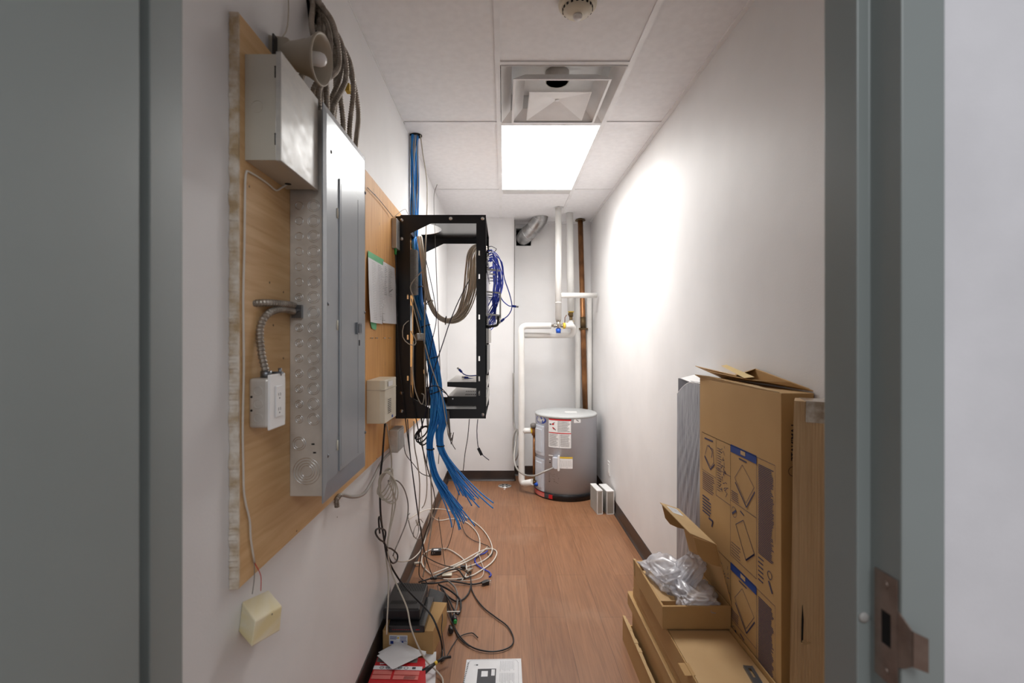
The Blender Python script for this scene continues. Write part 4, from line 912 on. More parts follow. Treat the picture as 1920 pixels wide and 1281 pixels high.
# taped connector bundle
tb = thing('taped_cord_bundle', 'black cord end wrapped in yellow tape beside red packaging', 'cord', FL(815, 1255))
m = MB(); a, b = W(792, 1262, 2.04), W(815, 1245, 2.08); m.tube([a, a.lerp(b, .5), b], [.013, .010, .006], 12); part(m, 'plug', M_DARKP, tb)
m = MB(); m.cyl(b, b+(b-a).normalized()*.012, .0075, 12); part(m, 'yellow_tape', M_YELLOW, tb)
m = MB(); m.tube([b, W(830, 1234, 2.13), W(845, 1232, 2.15)], .006, 8); part(m, 'cord', M_CABLEK, tb)
m = MB(); T = frame_to(a, a-b); m.box(-.006, -.003, -.001, .001, 0, .014, T); m.box(.003, .006, -.001, .001, 0, .014, T); part(m, 'prong', M_NICKEL, tb)
# power adapter on the floor
pa = thing('power_adapter', 'black power adapter brick inside the white cable ring', 'power adapter', FL(818, 1042, 0))
a = FL(808, 1042, 0); m = MB(); T = Matrix.Translation((a.x, a.y, 0)) @ Matrix.Rotation(.06, 4, 'Z'); m.box(0, .068, 0, .05, 0, .030, T); part(m, 'body', M_DARKP, pa, .003)
m = MB(); m.box(.016, .048, .012, .03, .030, .0305, T); part(m, 'rating_label', M_WHITE, pa)
m = MB()
for x, z in ((.012, .012), (.024, .018), (.012, .020)): m.cyl(T @ Vector((x, -.0006, z)), T @ Vector((x, .001, z)), .0022, 8)
part(m, 'socket', M_WHITE, pa)
m = MB(); T = frame_to(FL(813, 1084, .022), (1, .2, 0)); m.box(-.008, .008, -.010, .010, -.02, .02, T); tag(m.make('cord_connector', M_DARKP, None, .006), 'black cord junction where pile of cords meets behind modem', 'connector')
m = MB(); T = frame_to(FL(868, 1064, .012), (1, .1, 0)); m.box(-.011, .011, -.01, .012, -.016, .016, T); tag(m.make('power_plug', M_DARKP, None, .003), 'small black plug on floor inside the cable loops', 'plug')
m = MB(); T = frame_to(FL(880, 1070, .012), (.6, .8, 0)); m.box(-.009, .009, -.011, .012, -.02, .02, T); m.cyl(T @ Vector((0, 0, .02)), T @ Vector((0, 0, .034)), .006, 8); tag(m.make('coax_splitter', M_NICKEL, None, .002), 'small metal splitter on floor right of small black plug', 'splitter')
m = MB(); T = frame_to(FL(838, 1078, .010), (1, .1, 0)); m.box(-.002, .004, -.016, .016, -.03, .03, T); tag(m.make('cream_tag', M_CREAM), 'crumpled cream tag among the floor cords', 'tag')
m = MB(); T = Matrix.Translation(FL(783, 1056, .02)) @ Matrix.Rotation(.2, 4, 'Z'); m.box(-.022, .022, -.008, .008, -.006, .006, T); tag(m.make('clear_connector', M_CABLEG, None, .003), 'pale plug lying at foot of left baseboard', 'plug')
for label, px, py, gm in (('black socket connector with green tip right of cardboard box', 852, 1160, True), ('black plug at right corner of cardboard box', 845, 1180, False)):
    o = thing('cord_connector', label, 'connector', FL(px, py)); T = frame_to(FL(px, py, .016), (.25, -1, 0)); m = MB(); m.tube([T @ Vector((0, 0, -.03)), T @ Vector((0, 0, 0)), T @ Vector((0, 0, .022))], [.006, .014, .012], 10); part(m, 'body', M_DARKP, o)
    if gm: m = MB(); m.cyl(T @ Vector((0, 0, .022)), T @ Vector((0, 0, .034)), .009, 10); part(m, 'green_tip', M_GREENP, o)
m = MB(); T = frame_to(FL(850, 1147, .02), (1, .0, 0)); m.box(-.001, .001, -.004, .004, -.035, .035, T); tag(m.make('twist_tie', M_CABLEW), 'flat white tie across cords right of cardboard box', 'tie')

# cardboard box with modems
cb = thing('cardboard_box', 'small cardboard box with shipping label under the two modems', 'box', (-.44, 2.33, 0))
bz = .108
fl4 = [WZ(716, 1182, bz), WZ(812, 1184, bz), WZ(838, 1130, bz), WZ(735, 1124, bz)]
T4 = [Vector((p.x, p.y, bz)) for p in fl4]; B4 = [Vector((p.x, p.y, 0)) for p in fl4]
T4[0].x = B4[0].x = -.555; T4[3].x = B4[3].x = -.548
m = MB(); m.hexa(B4+T4); part(m, 'carton', M_CARD, cb, .001)
m = MB(); u = (T4[1]-T4[0]).normalized(); nrm = Vector((u.y, -u.x, 0)); 
m.prism([T4[0], T4[0]+u*.235-Vector((0, 0, .004)), T4[0]+u*.17-Vector((0, 0, .028)), T4[0]+u*.01-Vector((0, 0, .030))], nrm*.002); part(m, 'front_flap', M_CARD, cb)
f = plane_f(T4[0]-Vector((0, 0, .02)), u, (0, 0, -1), nrm); pr = Print(f, .0025)
pr.mat(0).rect(.03, .0, .115, .045); pr.h = .003; pr.mat(1).lines(.034, .004, .07, .020, 4, .002).lines(.08, .004, .112, .03, 7, .0016); pr.rect(.036, .026, .05, .040); pr.rect(.088, .026, .096, .040); pr.mat(2).rect(.068, .008, .076, .016)
part(pr.m, 'shipping_label', [M_PAPER, M_BLUELOGO, M_YELLOW], cb)
def modem(name, label, z0, z1, fpx, bpx, top_in=.0):
    o = thing(name, label, 'modem', (-.45, 2.3, z0)); return o
o = modem('network_router', 'flat black router with front light row under upper modem', 0, 0, 0, 0)
zt = .14; a, b, c, d = WZ(728, 1174, zt), WZ(796, 1174, zt), WZ(814, 1119, zt), WZ(745, 1119, zt)
m = MB(); m.hexa([Vector((p.x, p.y, .109)) for p in (a, b, c, d)]+[Vector((p.x, p.y, zt)) for p in (a, b, c, d)]); part(m, 'casing', M_BLACKG, o, .003)
u = (b-a).normalized(); f = plane_f(Vector((a.x, a.y, .112)), u, (0, 0, 1), (u.y, -u.x, 0)); pr = Print(f, .0015)
for k in range(10): pr.rect(.02+k*.009, .010, .024+k*.009, .013)
pr.rect(.125, .010, .142, .013); part(pr.m, 'indicator_text', M_RED, o)
o = modem('modem', 'larger black modem with vented top lying on the flat router', 0, 0, 0, 0)
zt2 = .192; A, B, C_, D = WZ(717, 1143, zt2), WZ(787, 1143, zt2), WZ(803, 1094, zt2), WZ(736, 1092, zt2)
A.x = max(A.x, -.56); D.x = max(D.x, -.56)
lo = [Vector((p.x, p.y, .141)) for p in (A, B, C_, D)]; hi = [Vector((p.x, p.y, zt2)) for p in (A, B, C_, D)]
m = MB(); m.hexa(lo+hi); part(m, 'casing', M_DARKP, o, .008)
u = (B-A).normalized(); v = (D-A).normalized(); f = plane_f(hi[0], u, v, (0, 0, 1)); pr = Print(f, .0012)
for k in range(16): pr.line((.035+k*.0085, .16), (.035+k*.0085, .245), .003)
part(pr.m, 'vent_slot', M_HOLE, o); pr.m = MB()
for k in range(18): pr.line((.025+k*.007, .045), (.028+k*.007, .075), .003)
part(pr.m, 'vent_slot', M_HOLE, o)
m = MB(); m.box(0, .004, 0, .17, 0, .0015, Matrix.Translation(hi[0]+u*.168+v*.04)); part(m, 'edge_ridge', M_BLACKG, o)
m = MB(); m.hexa([Vector(p) for p in ((-.41, 2.47, 0), (-.30, 2.47, 0), (-.29, 2.60, 0), (-.40, 2.62, 0), (-.40, 2.475, .105), (-.315, 2.475, .09), (-.31, 2.58, .10), (-.40, 2.60, .118))]); tag(m.make('black_pouch', M_DARKP, None, .012), 'dark folded pouch behind the cardboard box', 'pouch')
# red packaging box
rd = thing('red_carton', 'red and white printed carton flat on floor under white sheets', 'box', (-.45, 2.05, 0))
zr = .05; a, b = WZ(708, 1232, zr), WZ(797, 1234, zr); c, d = WZ(800, 1330, zr), WZ(672, 1330, zr)
a.x = max(a.x, -.555); d.x = max(-.555, d.x)
m = MB(); m.hexa([Vector((p.x, p.y, 0)) for p in (d, c, b, a)]+[Vector((p.x, p.y, zr)) for p in (d, c, b, a)]); part(m, 'carton', M_RED, rd, .001)
u = (b-a).normalized(); v = (d-a).normalized(); f = plane_f(Vector((a.x, a.y, zr)), u, v, (0, 0, 1)); pr = Print(f, .0012); LW = (b-a).length
pr.mat(3).rect(.004, .0, LW-.03, .035)
pr.mat(0).rect(.0, .058, LW-.002, .082); pr.h = .0018
pr.mat(1); [pr.ring(.035+k*.026, .070, .008, .0022) for k in range(5)]; pr.line((.03, .07), (.04, .07), .002); pr.rect(LW-.045, .063, LW-.03, .076); pr.line((.055, .07), (.067, .07), .004); pr.line((.107, .07), (.118, .070), .004)
pr.mat(2).rect(.006, .088, .085, .112).rect(.095, .088, LW-.01, .112).rect(.006, .116, .085, .14).rect(.095, .116, LW-.01, .14)
pr.mat(0).text('5G', .03, .047, .014, PI)
pr.rect(.02, .042, .05, .046); pr.lines(.14, .118, LW-.02, .138, 3, .003)
part(pr.m, 'printing', [M_PAPER, M_INK, M_PINK, M_CABLEDG], rd)
m = MB(); a, b, c, d = WZ(795, 1226, .003), WZ(818, 1222, .003), WZ(815, 1330, .003), WZ(790, 1330, .003); m.hexa([p-Vector((0, 0, .002)) for p in (d, c, b, a)]+[d, c, b, a]); tag(m.make('white_card', M_PAPER), 'white card sheet on floor right of red carton', 'card')
def flat_sheet(name, label, px, z, th=.0012):
    P = [WZ(x, y, z) for x, y in px]; m = MB(); m.hexa([p for p in P]+[p+Vector((0, 0, th)) for p in P]); return tag(m.make(name, M_PAPER), label, 'paper')
flat_sheet('envelope', 'white envelope, upper of the two crossed sheets on red carton', [(707, 1230), (736, 1256), (784, 1233), (745, 1207)], .060)
flat_sheet('envelope', 'grey white sheet peeking out under the upper envelope', [(709, 1224), (738, 1250), (800, 1226), (748, 1203)], .054)
flat_sheet('paper_slip', 'folded white slip at back edge of red carton', [(770, 1222), (797, 1230), (799, 1222), (772, 1216)], .0535)
# instruction sheet on the floor
isht = thing('instruction_sheet', 'printed sheet with cabinet drawing lying on floor at bottom', 'paper', (-.03, 2.1, 0))
P = [WZ(875, 1237, .002), WZ(977, 1235, .002), WZ(982, 1330, .002), WZ(862, 1330, .002)]
m = MB(); m.hexa([p-Vector((0, 0, .0015)) for p in reversed(P)]+[p for p in reversed(P)]); part(m, 'sheet', M_PAPER, isht)
u = (P[1]-P[0]).normalized(); v = (P[3]-P[0]).normalized(); f = plane_f(P[0], u, v, (0, 0, 1)); pr = Print(f, .0008)
pr.mat(0).rect(.055, .065, .135, .16); pr.h = .0012; pr.mat(1).rect(.072, .080, .10, .115); pr.h = .0012; pr.mat(1).rect(.115, .07, .13, .11)
pr.mat(2).lines(.15, .015, .215, .085, 11, .0012, .2, True).lines(.15, .095, .215, .16, 11, .0012, .3, True); pr.path([(.01, .03), (.014, .012), (.025, .006), (.2, .006), (.225, .012), (.233, .03)], .0012); pr.line((.232, .03), (.232, .2), .001)
pr.mat(0); [pr.line((.006-.0008*k, .025+k*.011), (.013-.0008*k, .027+k*.011), .004) for k in range(12)]; pr.rect(.046, .036, .054, .042).line((.036, .039), (.05, .039), .0015)
part(pr.m, 'printing', [M_INK, M_PAPER, M_INKL], isht)

# ================================================================== FAR END: heater and pipes
HX, HY, HR = .595, 4.615, .290
wh = thing('water_heater', 'short grey cylindrical electric water heater on black base in corner', 'water heater', (HX, HY, 0))
T = Matrix.Translation((HX, HY, 0))
m = MB(); m.lathe([(.29, .012), (.302, .0), (.302, .055), (.298, .058), (.296, .02)], T, 64); part(m, 'drain_pan', M_BLACK, wh)
m = MB(); m.lathe([(HR, .05), (HR, .735), (HR+.002, .737), (HR+.002, .752), (HR-.004, .757)], T, 72); part(m, 'tank_jacket', M_TANK, wh)
m = MB(); m.lathe([(HR+.003, .738), (HR+.003, .756), (HR-.006, .762), (.15, .766), (0, .767)], T, 72); part(m, 'top_cap', M_TANKTOP, wh)
m = MB(); m.box(HX-.02, HX+.09, HY-.10, HY-.06, .765, .775); part(m, 'top_label', M_WHITE, wh)
def cyl_f(u, v, h): return Vector((HX+(HR+h)*math.sin(u/HR), HY-(HR+h)*math.cos(u/HR), v))
def uat(px):   # arc length at a pixel column on the front of the tank
    s = (px-CX)/F; lo_, hi_ = -1.5, 1.5
    best = min((abs((HX+HR*math.sin(t))/(HY-HR*math.cos(t))-s), t) for t in [lo_+k*(hi_-lo_)/600 for k in range(601)]); return best[1]*HR
def vat(px, py):
    u = uat(px); y = HY-HR*math.cos(u/HR); return CAM_Z-(py-CY)*y/F
def lab(name, x0, y0, x1, y1, build, mats_):
    u0, u1 = uat(x0), uat(x1); v0, v1 = vat(x0, y0), vat((x0+x1)/2, y1); Wd, Hd = u1-u0, v0-v1
    pr = Print(lambda a, b, h: cyl_f(u0+a*Wd, v0-b*Hd, h), .0012); build(pr); return part(pr.m, name, mats_, wh)
def wl(p):
    p.mat(0).rect(0, 0, 1, 1, 10); p.h = .002
    p.mat(1).rect(.02, .01, .98, .06, 8); p.rect(.02, .47, .98, .50, 8); p.h = .003; p.mat(2)
    for v in (0.0, .99): p.rect(0, v, 1, v+.01, 8)
    for u in (0.0, .985): p.line((u, 0), (u, 1), .012)
    for k in range(16): p.line((.42, .09+k*.0225), (.70, .09+k*.0225), .006); p.line((.70, .09+k*.0225), (.70+random.uniform(.1, .25), .09+k*.0225), .006)
    for k in range(18): p.line((.05, .53+k*.0235), (.25, .53+k*.0235), .006); p.line((.25, .53+k*.0235), (.25+random.uniform(.1, .2), .53+k*.0235), .006); p.line((.53, .53+k*.0235), (.75, .53+k*.0235), .006); p.line((.75, .53+k*.0235), (.75+random.uniform(.1, .2), .53+k*.0235), .006)
    p.line((.49, .51), (.49, .98), .006)
    p.ell(.10, .20, .05, .025, 8); p.mat(1).ell(.22, .19, .06, .03, 8); p.mat(2).line((.22, .16), (.30, .13), .02); p.mat(1).line((.20, .30), (.28, .36), .045); p.mat(2).line((.27, .33), (.34, .39), .03)
lab('warning_label', 1028.5, 784, 1071.5, 841, wl, [M_WHITE, M_RED, M_INK])
def lg(p):
    p.mat(0).ell(.5, .5, .5, .5); p.h = .003; p.mat(1).text('EcoSaver', .5, .5, .40, 0, .012, .55)
u0, u1 = uat(1006.5), uat(1024.5); vc = vat(1015, 787.5)
pr = Print(lambda a, b, h: cyl_f(a, b, h), .0015); pr.mat(0).ell((u0+u1)/2, vc, (u1-u0)/2, .036); pr.h = .003; pr.mat(1).text('EcoSaver', (u0+u1)/2, vc, .046, 0, .0012, .95*(u1-u0)/.235)
part(pr.m, 'brand_badge', [M_BLUELOGO, M_WHITE], wh)
lab('small_label', 1076, 785, 1088.5, 793, lambda p: (p.mat(0).rect(0, 0, 1, 1, 4), setattr(p, 'h', .002), p.mat(1).line((.35, .3), (.7, .7), .12)), [M_WHITE, M_INK])
def yl(p):
    p.mat(0).rect(0, 0, 1, 1, 6); p.h = .002; p.mat(1).rect(0, 0, 1, .15, 6); p.mat(2)
    for k in range(8): p.line((.08+k*.11, .3), (.12+k*.11, .85), .015)
    p.line((.05, .35), (.9, .3), .015); p.line((.05, .9), (.6, .92), .02)
lab('wiring_label', 1050, 856.5, 1073.5, 879, yl, [M_WHITE, M_YELLOW, M_INKL])
def gl(p):
    p.mat(0).lines(0, 0, 1, .8, 14, .012, .5); p.lines(0, .84, 1, 1, 3, .03, .4)
lab('rating_text', 1029, 886, 1050, 906, gl, [M_INK])
def pl_(p):
    p.mat(0).rect(0, 0, .72, 1, 8); p.h = .002; p.mat(1).rect(.72, 0, .86, 1, 2); p.mat(2).rect(.86, 0, 1, 1, 2); p.mat(3).rect(0, 0, .72, .15, 8)
u0, u1 = uat(1005), uat(1037)
pr = Print(lambda a, b, h: Vector((HX+(.302+h)*math.sin(a/HR), HY-(.302+h)*math.cos(a/HR), b)), .001)
pr.mat(0).rect(u0, .012, u0+(u1-u0)*.68, .048, 8); pr.mat(3).rect(u0, .048, u0+(u1-u0)*.68, .054, 8); pr.mat(1).rect(u0+(u1-u0)*.68, .012, u0+(u1-u0)*.86, .05, 3); pr.mat(2).rect(u0+(u1-u0)*.86, .012, u1, .05, 3)
part(pr.m, 'pan_sticker', [M_PINK, M_INK, M_RED, M_RED], wh)
# access covers on the left front, two
for (y0, y1) in ((798, 852), (860, 918)):
    u0, u1 = uat(1005.5), uat(1021); v0, v1 = vat(1012, y0), vat(1012, y1); m = MB(); n = 6
    for k in range(n):
        a, b = u0+(u1-u0)*k/n, u0+(u1-u0)*(k+1)/n; m.hexa([cyl_f(a, v1, 0), cyl_f(b, v1, 0), cyl_f(b, v1, .010), cyl_f(a, v1, .010), cyl_f(a, v0, 0), cyl_f(b, v0, 0), cyl_f(b, v0, .010), cyl_f(a, v0, .010)])
        if 0 < k < n-1: m.hexa([cyl_f(a, v1+.03, .010), cyl_f(b, v1+.03, .010), cyl_f(b, v1+.03, .018), cyl_f(a, v1+.03, .018), cyl_f(a, v0-.03, .010), cyl_f(b, v0-.03, .010), cyl_f(b, v0-.03, .018), cyl_f(a, v0-.03, .018)])
    part(m, 'access_cover', M_TANK, wh)
# junction plate and white tab
m = MB(); u0, u1 = uat(1038), uat(1046.5); m.hexa([cyl_f(u0, vat(1040, 878), 0), cyl_f(u1, vat(1040, 878), 0), cyl_f(u1, vat(1040, 878), .03), cyl_f(u0, vat(1040, 878), .03), cyl_f(u0, vat(1040, 857), 0), cyl_f(u1, vat(1040, 857), 0), cyl_f(u1, vat(1040, 857), .03), cyl_f(u0, vat(1040, 857), .03)]); part(m, 'wiring_box', M_TANK, wh, .002)
m = MB(); u0, u1 = uat(1047), uat(1050); m.hexa([cyl_f(u0, vat(1048, 882), 0), cyl_f(u1, vat(1048, 882), 0), cyl_f(u1, vat(1048, 882), .028), cyl_f(u0, vat(1048, 882), .028), cyl_f(u0, vat(1048, 854), 0), cyl_f(u1, vat(1048, 854), 0), cyl_f(u1, vat(1048, 854), .028), cyl_f(u0, vat(1048, 854), .028)]); part(m, 'white_tab', M_WHITE, wh)
p = lab('printed_marks', 1029, 852.5, 1037, 870, lambda p: (p.mat(0).rect(0, 0, 1, .12), p.rect(.1, .45, .5, .55), p.mat(1).rect(.1, .8, .5, .9)), [M_WHITE, M_INK])
# flexible electric conduit from wall to heater
e = cyl_f(uat(1040), vat(1040, 876), .035)
P = [W(963, 700, 4.96), W(963, 780, 4.96), W(966, 805, 4.9), W(972, 812, 4.8), W(974, 835, 4.75), W(969, 858, 4.72), W(964, 862, 4.75), W(962, 840, 4.8), W(964, 815, 4.8), W(970, 806, 4.8), W(967, 830, 4.7), W(964, 860, 4.6), W(970, 880, 4.5), W(985, 891, 4.4), W(1003, 892, 4.3), W(1022, 884, 4.27), e]
m = MB(); m.tube(spline(P, 110), .0085, 8); tag(m.make('heater_conduit', M_CONDUIT), 'grey flexible conduit coiled beside pipe and plugged into water heater', 'conduit')
cable('wall_wire', 'thin dark wire running down the far wall corner edge', [W(965, 412, 4.965), W(964.5, 520, 4.965), W(964, 640, 4.965), W(964, 740, 4.965)], .003, M_CABLEDG)

RP = .030
def pipe(mb, pts, r=RP, rnd_=.05):
    # polyline with rounded corners
    P = [Vector(p) for p in pts]; out = [P[0]]
    for i in range(1, len(P)-1):
        a, b, c = P[i-1], P[i], P[i+1]; k = min(rnd_, (a-b).length*.45, (c-b).length*.45)
        s_, e_ = b+(a-b).normalized()*k, b+(c-b).normalized()*k
        for j in range(6): t = j/5; out.append((s_*(1-t)+b*t)*(1-t)+(b*(1-t)+e_*t)*t)
    out.append(P[-1]); return mb.tube(out, r, 20)
# mixing valve centre
V = W(1047, 611, 4.6)
ps = thing('insulated_pipe', 'white insulated pipe dropping from ceiling to the mixing valve', 'pipe', (V.x, V.y, 1.6))
m = MB(); pipe(m, [Vector((V.x, V.y, H+.01)), Vector((V.x, V.y, W(0, 600, 4.6).z))]); part(m, 'jacket', M_PIPE, ps)
tz = W(0, 554, 4.6).z
m = MB(); m.tube([Vector((V.x, V.y, W(0, 567, 4.6).z)), Vector((V.x, V.y, W(0, 568.5, 4.6).z))], RP+.002, 20); part(m, 'tape_band', M_PIPE, ps)
m = MB(); m.lathe([(.045, 0), (.045, .003), (.0, .003)], Matrix.Translation((V.x, V.y, H-.002)), 20); part(m, 'ceiling_collar', M_TEE, ps)
m = MB(); pipe(m, [Vector((V.x+.02, V.y, tz)), W(1118, 554, 4.7)], .026); tag(m.make('branch_pipe', M_PIPE), 'white insulated pipe running level to the right wall', 'pipe')
sp = thing('insulated_pipe', 'second white insulated pipe from ceiling, nearer the copper pipe', 'pipe', (W(1070, 600, 4.8).x, 4.8, 1.7))
m = MB(); pipe(m, [Vector((W(1068, 0, 4.8).x, 4.8, H+.01)), Vector((W(1070.5, 0, 4.8).x, 4.8, W(0, 584, 4.8).z))], .034); part(m, 'jacket', M_PIPE, sp)
m = MB(); q = W(1070.5, 583, 4.8); m.cyl(q, q-Vector((0, 0, .015)), .030, 16); part(m, 'yellow_end', M_YELLOW, sp)
bv = thing('ball_valve', 'aged brass ball valve with lever below second white pipe', 'valve', q)
z0 = q.z-.012; m = MB(); m.cyl((q.x, q.y, z0), (q.x, q.y, z0-.045), .022, 8); m.cyl((q.x, q.y, z0-.04), (q.x, q.y, z0-.10), .016, 12); m.cyl((q.x-.03, q.y-.01, z0-.022), (q.x, q.y-.01, z0-.022), .012, 10); part(m, 'body', M_BRASS, bv)
m = MB(); m.tube([Vector((q.x-.045, q.y-.02, z0-.03)), Vector((q.x-.062, q.y-.02, z0-.055)), Vector((q.x-.064, q.y-.02, z0-.12))], .004, 8); part(m, 'lever', M_COPPER, bv)
m = MB(); m.cyl((q.x, q.y, z0-.088), (q.x, q.y, z0-.105), .03, 16); part(m, 'yellow_collar', M_YELLOW, bv)
mv = thing('mixing_valve', 'nickel mixing valve with bright blue cap', 'valve', V)
m = MB(); m.cyl(V+Vector((0, 0, .055)), V-Vector((0, 0, .035)), .02, 12); m.cyl(V+Vector((0, 0, .058)), V+Vector((0, 0, .04)), .024, 8); m.cyl(V-Vector((.07, 0, 0)), V+Vector((.06, 0, 0)), .012, 12); m.cyl(V-Vector((.045, 0, 0)), V-Vector((.028, 0, 0)), .019, 8); m.cyl(V+Vector((.028, 0, 0)), V+Vector((.045, 0, 0)), .019, 8); part(m, 'body', M_NICKEL, mv)
m = MB(); m.cyl(V-Vector((0, 0, .03)), V-Vector((0, 0, .07)), .026, 8, .022); part(m, 'blue_cap', M_BLUECAP, mv)
# hot side stub: yellow ring, white elbow, vertical up to ball valve & back down
m = MB(); m.cyl(V+Vector((.045, 0, 0)), V+Vector((.065, 0, 0)), .029, 16); tag(m.make('yellow_ring', M_YELLOW), 'yellow collar right of the mixing valve', 'pipe collar')
m = MB(); E2 = W(1074, 611, 4.62); pipe(m, [V+Vector((.062, 0, 0)), W(1076, 611, 4.64), W(1074, 628, 4.7), W(1060, 629, 4.72), W(983, 629, 4.66)], .027); m.cyl(W(1070, 611, 4.64), Vector((q.x, q.y, z0-.105)), .03, 16)
tag(m.make('insulated_pipe', M_PIPE), 'white pipe bending from yellow collar to lower level run', 'pipe')
lp = thing('insulated_pipe', 'white insulated pipe from mixing valve down left side to heater foot', 'pipe', (.17, 4.6, .1))
m = MB(); pipe(m, [V-Vector((.07, 0, 0)), W(977, 611, 4.6), W(978, 760, 4.6), W(978, 908, 4.6), W(999, 904, 4.5)], .030, .06); part(m, 'jacket', M_PIPE, lp)
m = MB(); a = W(999, 904, 4.5); m.cyl(a, a+Vector((.03, .0, 0)), .018, 10); m.cyl(a+Vector((.012, 0, 0)), a+Vector((.012, -.01, .05)), .010, 8); part(m, 'brass_drain_valve', M_BRASS, lp)
m = MB(); m.cyl(a+Vector((.022, -.01, -.005)), a+Vector((.04, -.01, -.03)), .016, 10); part(m, 'blue_ring', M_BLUECAP, lp)
ip = thing('inlet_pipe', 'white pipe stub entering heater upper left under grey cap', 'pipe', W(990, 808, 4.55))
m = MB(); pipe(m, [W(980, 808, 4.6), W(996, 807.5, 4.58)], .027); part(m, 'jacket', M_PIPE, ip)
m = MB(); m.cyl(W(995, 807.5, 4.58), W(998, 807.5, 4.58), .028, 14); part(m, 'yellow_end', M_YELLOW, ip)
m = MB(); m.cyl(W(997, 807.5, 4.57), W(1005, 807.5, 4.57), .016, 12); m.cyl(W(1001, 800, 4.57), W(1001, 816, 4.57), .02, 10); part(m, 'fitting', M_COPPER, ip)
m = MB(); a = W(1000, 798, 4.56); m.lathe([(.024, -.02), (.028, -.005), (.028, .012), (.018, .022), (0, .024)], Matrix.Translation(a), 16); part(m, 'grey_cap', M_CABLEDG, ip)
m = MB(); m.cyl(W(1001.5, 816, 4.58), W(1001.5, 892, 4.58), .013, 12); tag(m.make('relief_pipe', M_COPPER), 'short copper relief pipe along left side of water heater', 'pipe')
cp = thing('copper_pipe', 'tall bare copper pipe from ceiling behind the water heater', 'pipe', (W(1094, 0, 5.04).x, 5.04, 0))
a, b = W(1088, 411, 5.04), W(1097.5, 778, 5.04); b2 = b+(b-a)*((b.z-.0)/(a.z-b.z)); m = MB(); m.cyl(a+(a-b)*.02, b2, .027, 20); part(m, 'tube', M_COPPER, cp)
m = MB(); c = a.lerp(b, .56); m.cyl(a.lerp(b, .50), a.lerp(b, .565), .030, 16); m.box(c.x-.045, c.x+.045, c.y-.03, c.y+.03, c.z-.006, c.z+.006); part(m, 'coupling', M_BRASS, cp)
m = MB(); m.lathe([(.055, 0), (.05, .008), (.03, .012)], Matrix.Translation((a.x, a.y, H-.011)), 16); part(m, 'ceiling_collar', M_BRASS, cp)
for px, l in ((1084, 'white pipe behind the water heater left of the copper pipe'), (1105, 'white pipe in back right corner right of the copper pipe')):
    a = W(px, 558, 5.06); m = MB(); pipe(m, [a, Vector((a.x, a.y, 0))], .030); tag(m.make('standing_pipe', M_PIPE), l, 'pipe')
# duct elbow
du = thing('duct_elbow', 'galvanised round duct elbow from ceiling into back wall hole', 'duct', W(995, 430, 5.0))
DP = [Vector((.385, 4.96, H+.03)), Vector((.375, 4.97, H-.01)), Vector((.345, 4.99, H-.06)), Vector((.285, 5.04, H-.115)), Vector((.235, 5.10, H-.15)), Vector((.215, 5.19, H-.165))]
m = MB(); m.tube(spline(DP, 20), .078, 28); part(m, 'duct', M_DUCT, du)
S = spline(DP, 20)
for i in (5, 10, 14):
    t = (S[i+1]-S[i-1]).normalized(); T = frame_to(S[i], t); m = MB(); m.tube([T @ Vector((.079*math.cos(a), .079*math.sin(a), 0)) for a in [2*PI*k/28 for k in range(28)]], .0028, 6, closed=True); part(m, 'seam', M_SILVER, du)
# floor drain
fd = thing('floor_drain', 'small round slotted floor drain near the far wall', 'drain', (W(946, 911, 4.8).x, 4.8, 0))
q = WZ(946.5, 911, .003); m = MB(); m.lathe([(.066, 0), (.066, .003), (.0, .004)], Matrix.Translation((q.x, q.y, 0)), 28); part(m, 'cover', M_GREYM, fd)
m = MB()
for k in range(6):
    a = k*PI/3; m.box(.018, .052, -.007, .007, .0042, .0048, Matrix.Translation((q.x, q.y, 0)) @ Matrix.Rotation(a, 4, 'Z'))
part(m, 'slots', M_HOLE, fd)
m = MB()
for dx, dy in ((0, -.07), (-.003, -.11)): m.box(q.x+dx-.008, q.x+dx+.008, q.y+dy-.004, q.y+dy+.004, 0, .003)
tag(m.make('paint_chips', M_WHITE), 'white paint chips on floor just before the drain', 'debris')
# vent filters standing by the right wall
def filt(px0, px1, yb_, yt, depth, lab_, rot):
    o = thing('air_filter', lab_, 'vent grille', WZ((px0+px1)/2, yb_, 0)); a, b = WZ(px0, yb_, 0), WZ(px1, yb_, 0); w_ = b.x-a.x; d = a.y; h_ = (yb_-yt)/F*d
    T = Matrix.Translation((a.x, a.y, 0)) @ Matrix.Rotation(rot, 4, 'Z')
    m = MB(); m.box(0, w_, 0, depth, 0, h_, T); part(m, 'core', M_CABLEG, o)
    m = MB()
    for k in range(20): z = h_*(k+.3)/20; m.box(-.002, w_+.002, -.002, .0, z, z+h_/50, T); m.box(-.003, 0, 0, depth, z, z+h_/50, T)
    part(m, 'pleats', M_GREYM, o)
    m = MB(); m.box(-.004, w_+.004, -.004, depth+.002, h_-.004, h_+.004, T); m.box(-.004, .003, -.004, .0, 0, h_, T); m.box(w_-.003, w_+.004, -.004, 0, 0, h_, T); m.box(-.004, w_+.004, -.004, 0, 0, .006, T); part(m, 'frame', M_WHITE, o)
    return o
filt(1120, 1129.5, 965, 921, .20, 'slim pleated filter standing beside water heater, left of two', .10)
filt(1138, 1151, 965, 922, .20, 'pleated filter standing against right wall baseboard, right of two', .12)
m = MB(); m.prism([WZ(1112, 951, .0)+Vector((0, .02, 0)), WZ(1119, 953, .0), W(1119, 925, 4.05)], (0, .004, 0)); tag(m.make('card_scrap', M_PAPER), 'folded white card leaning on the slim filter', 'card')
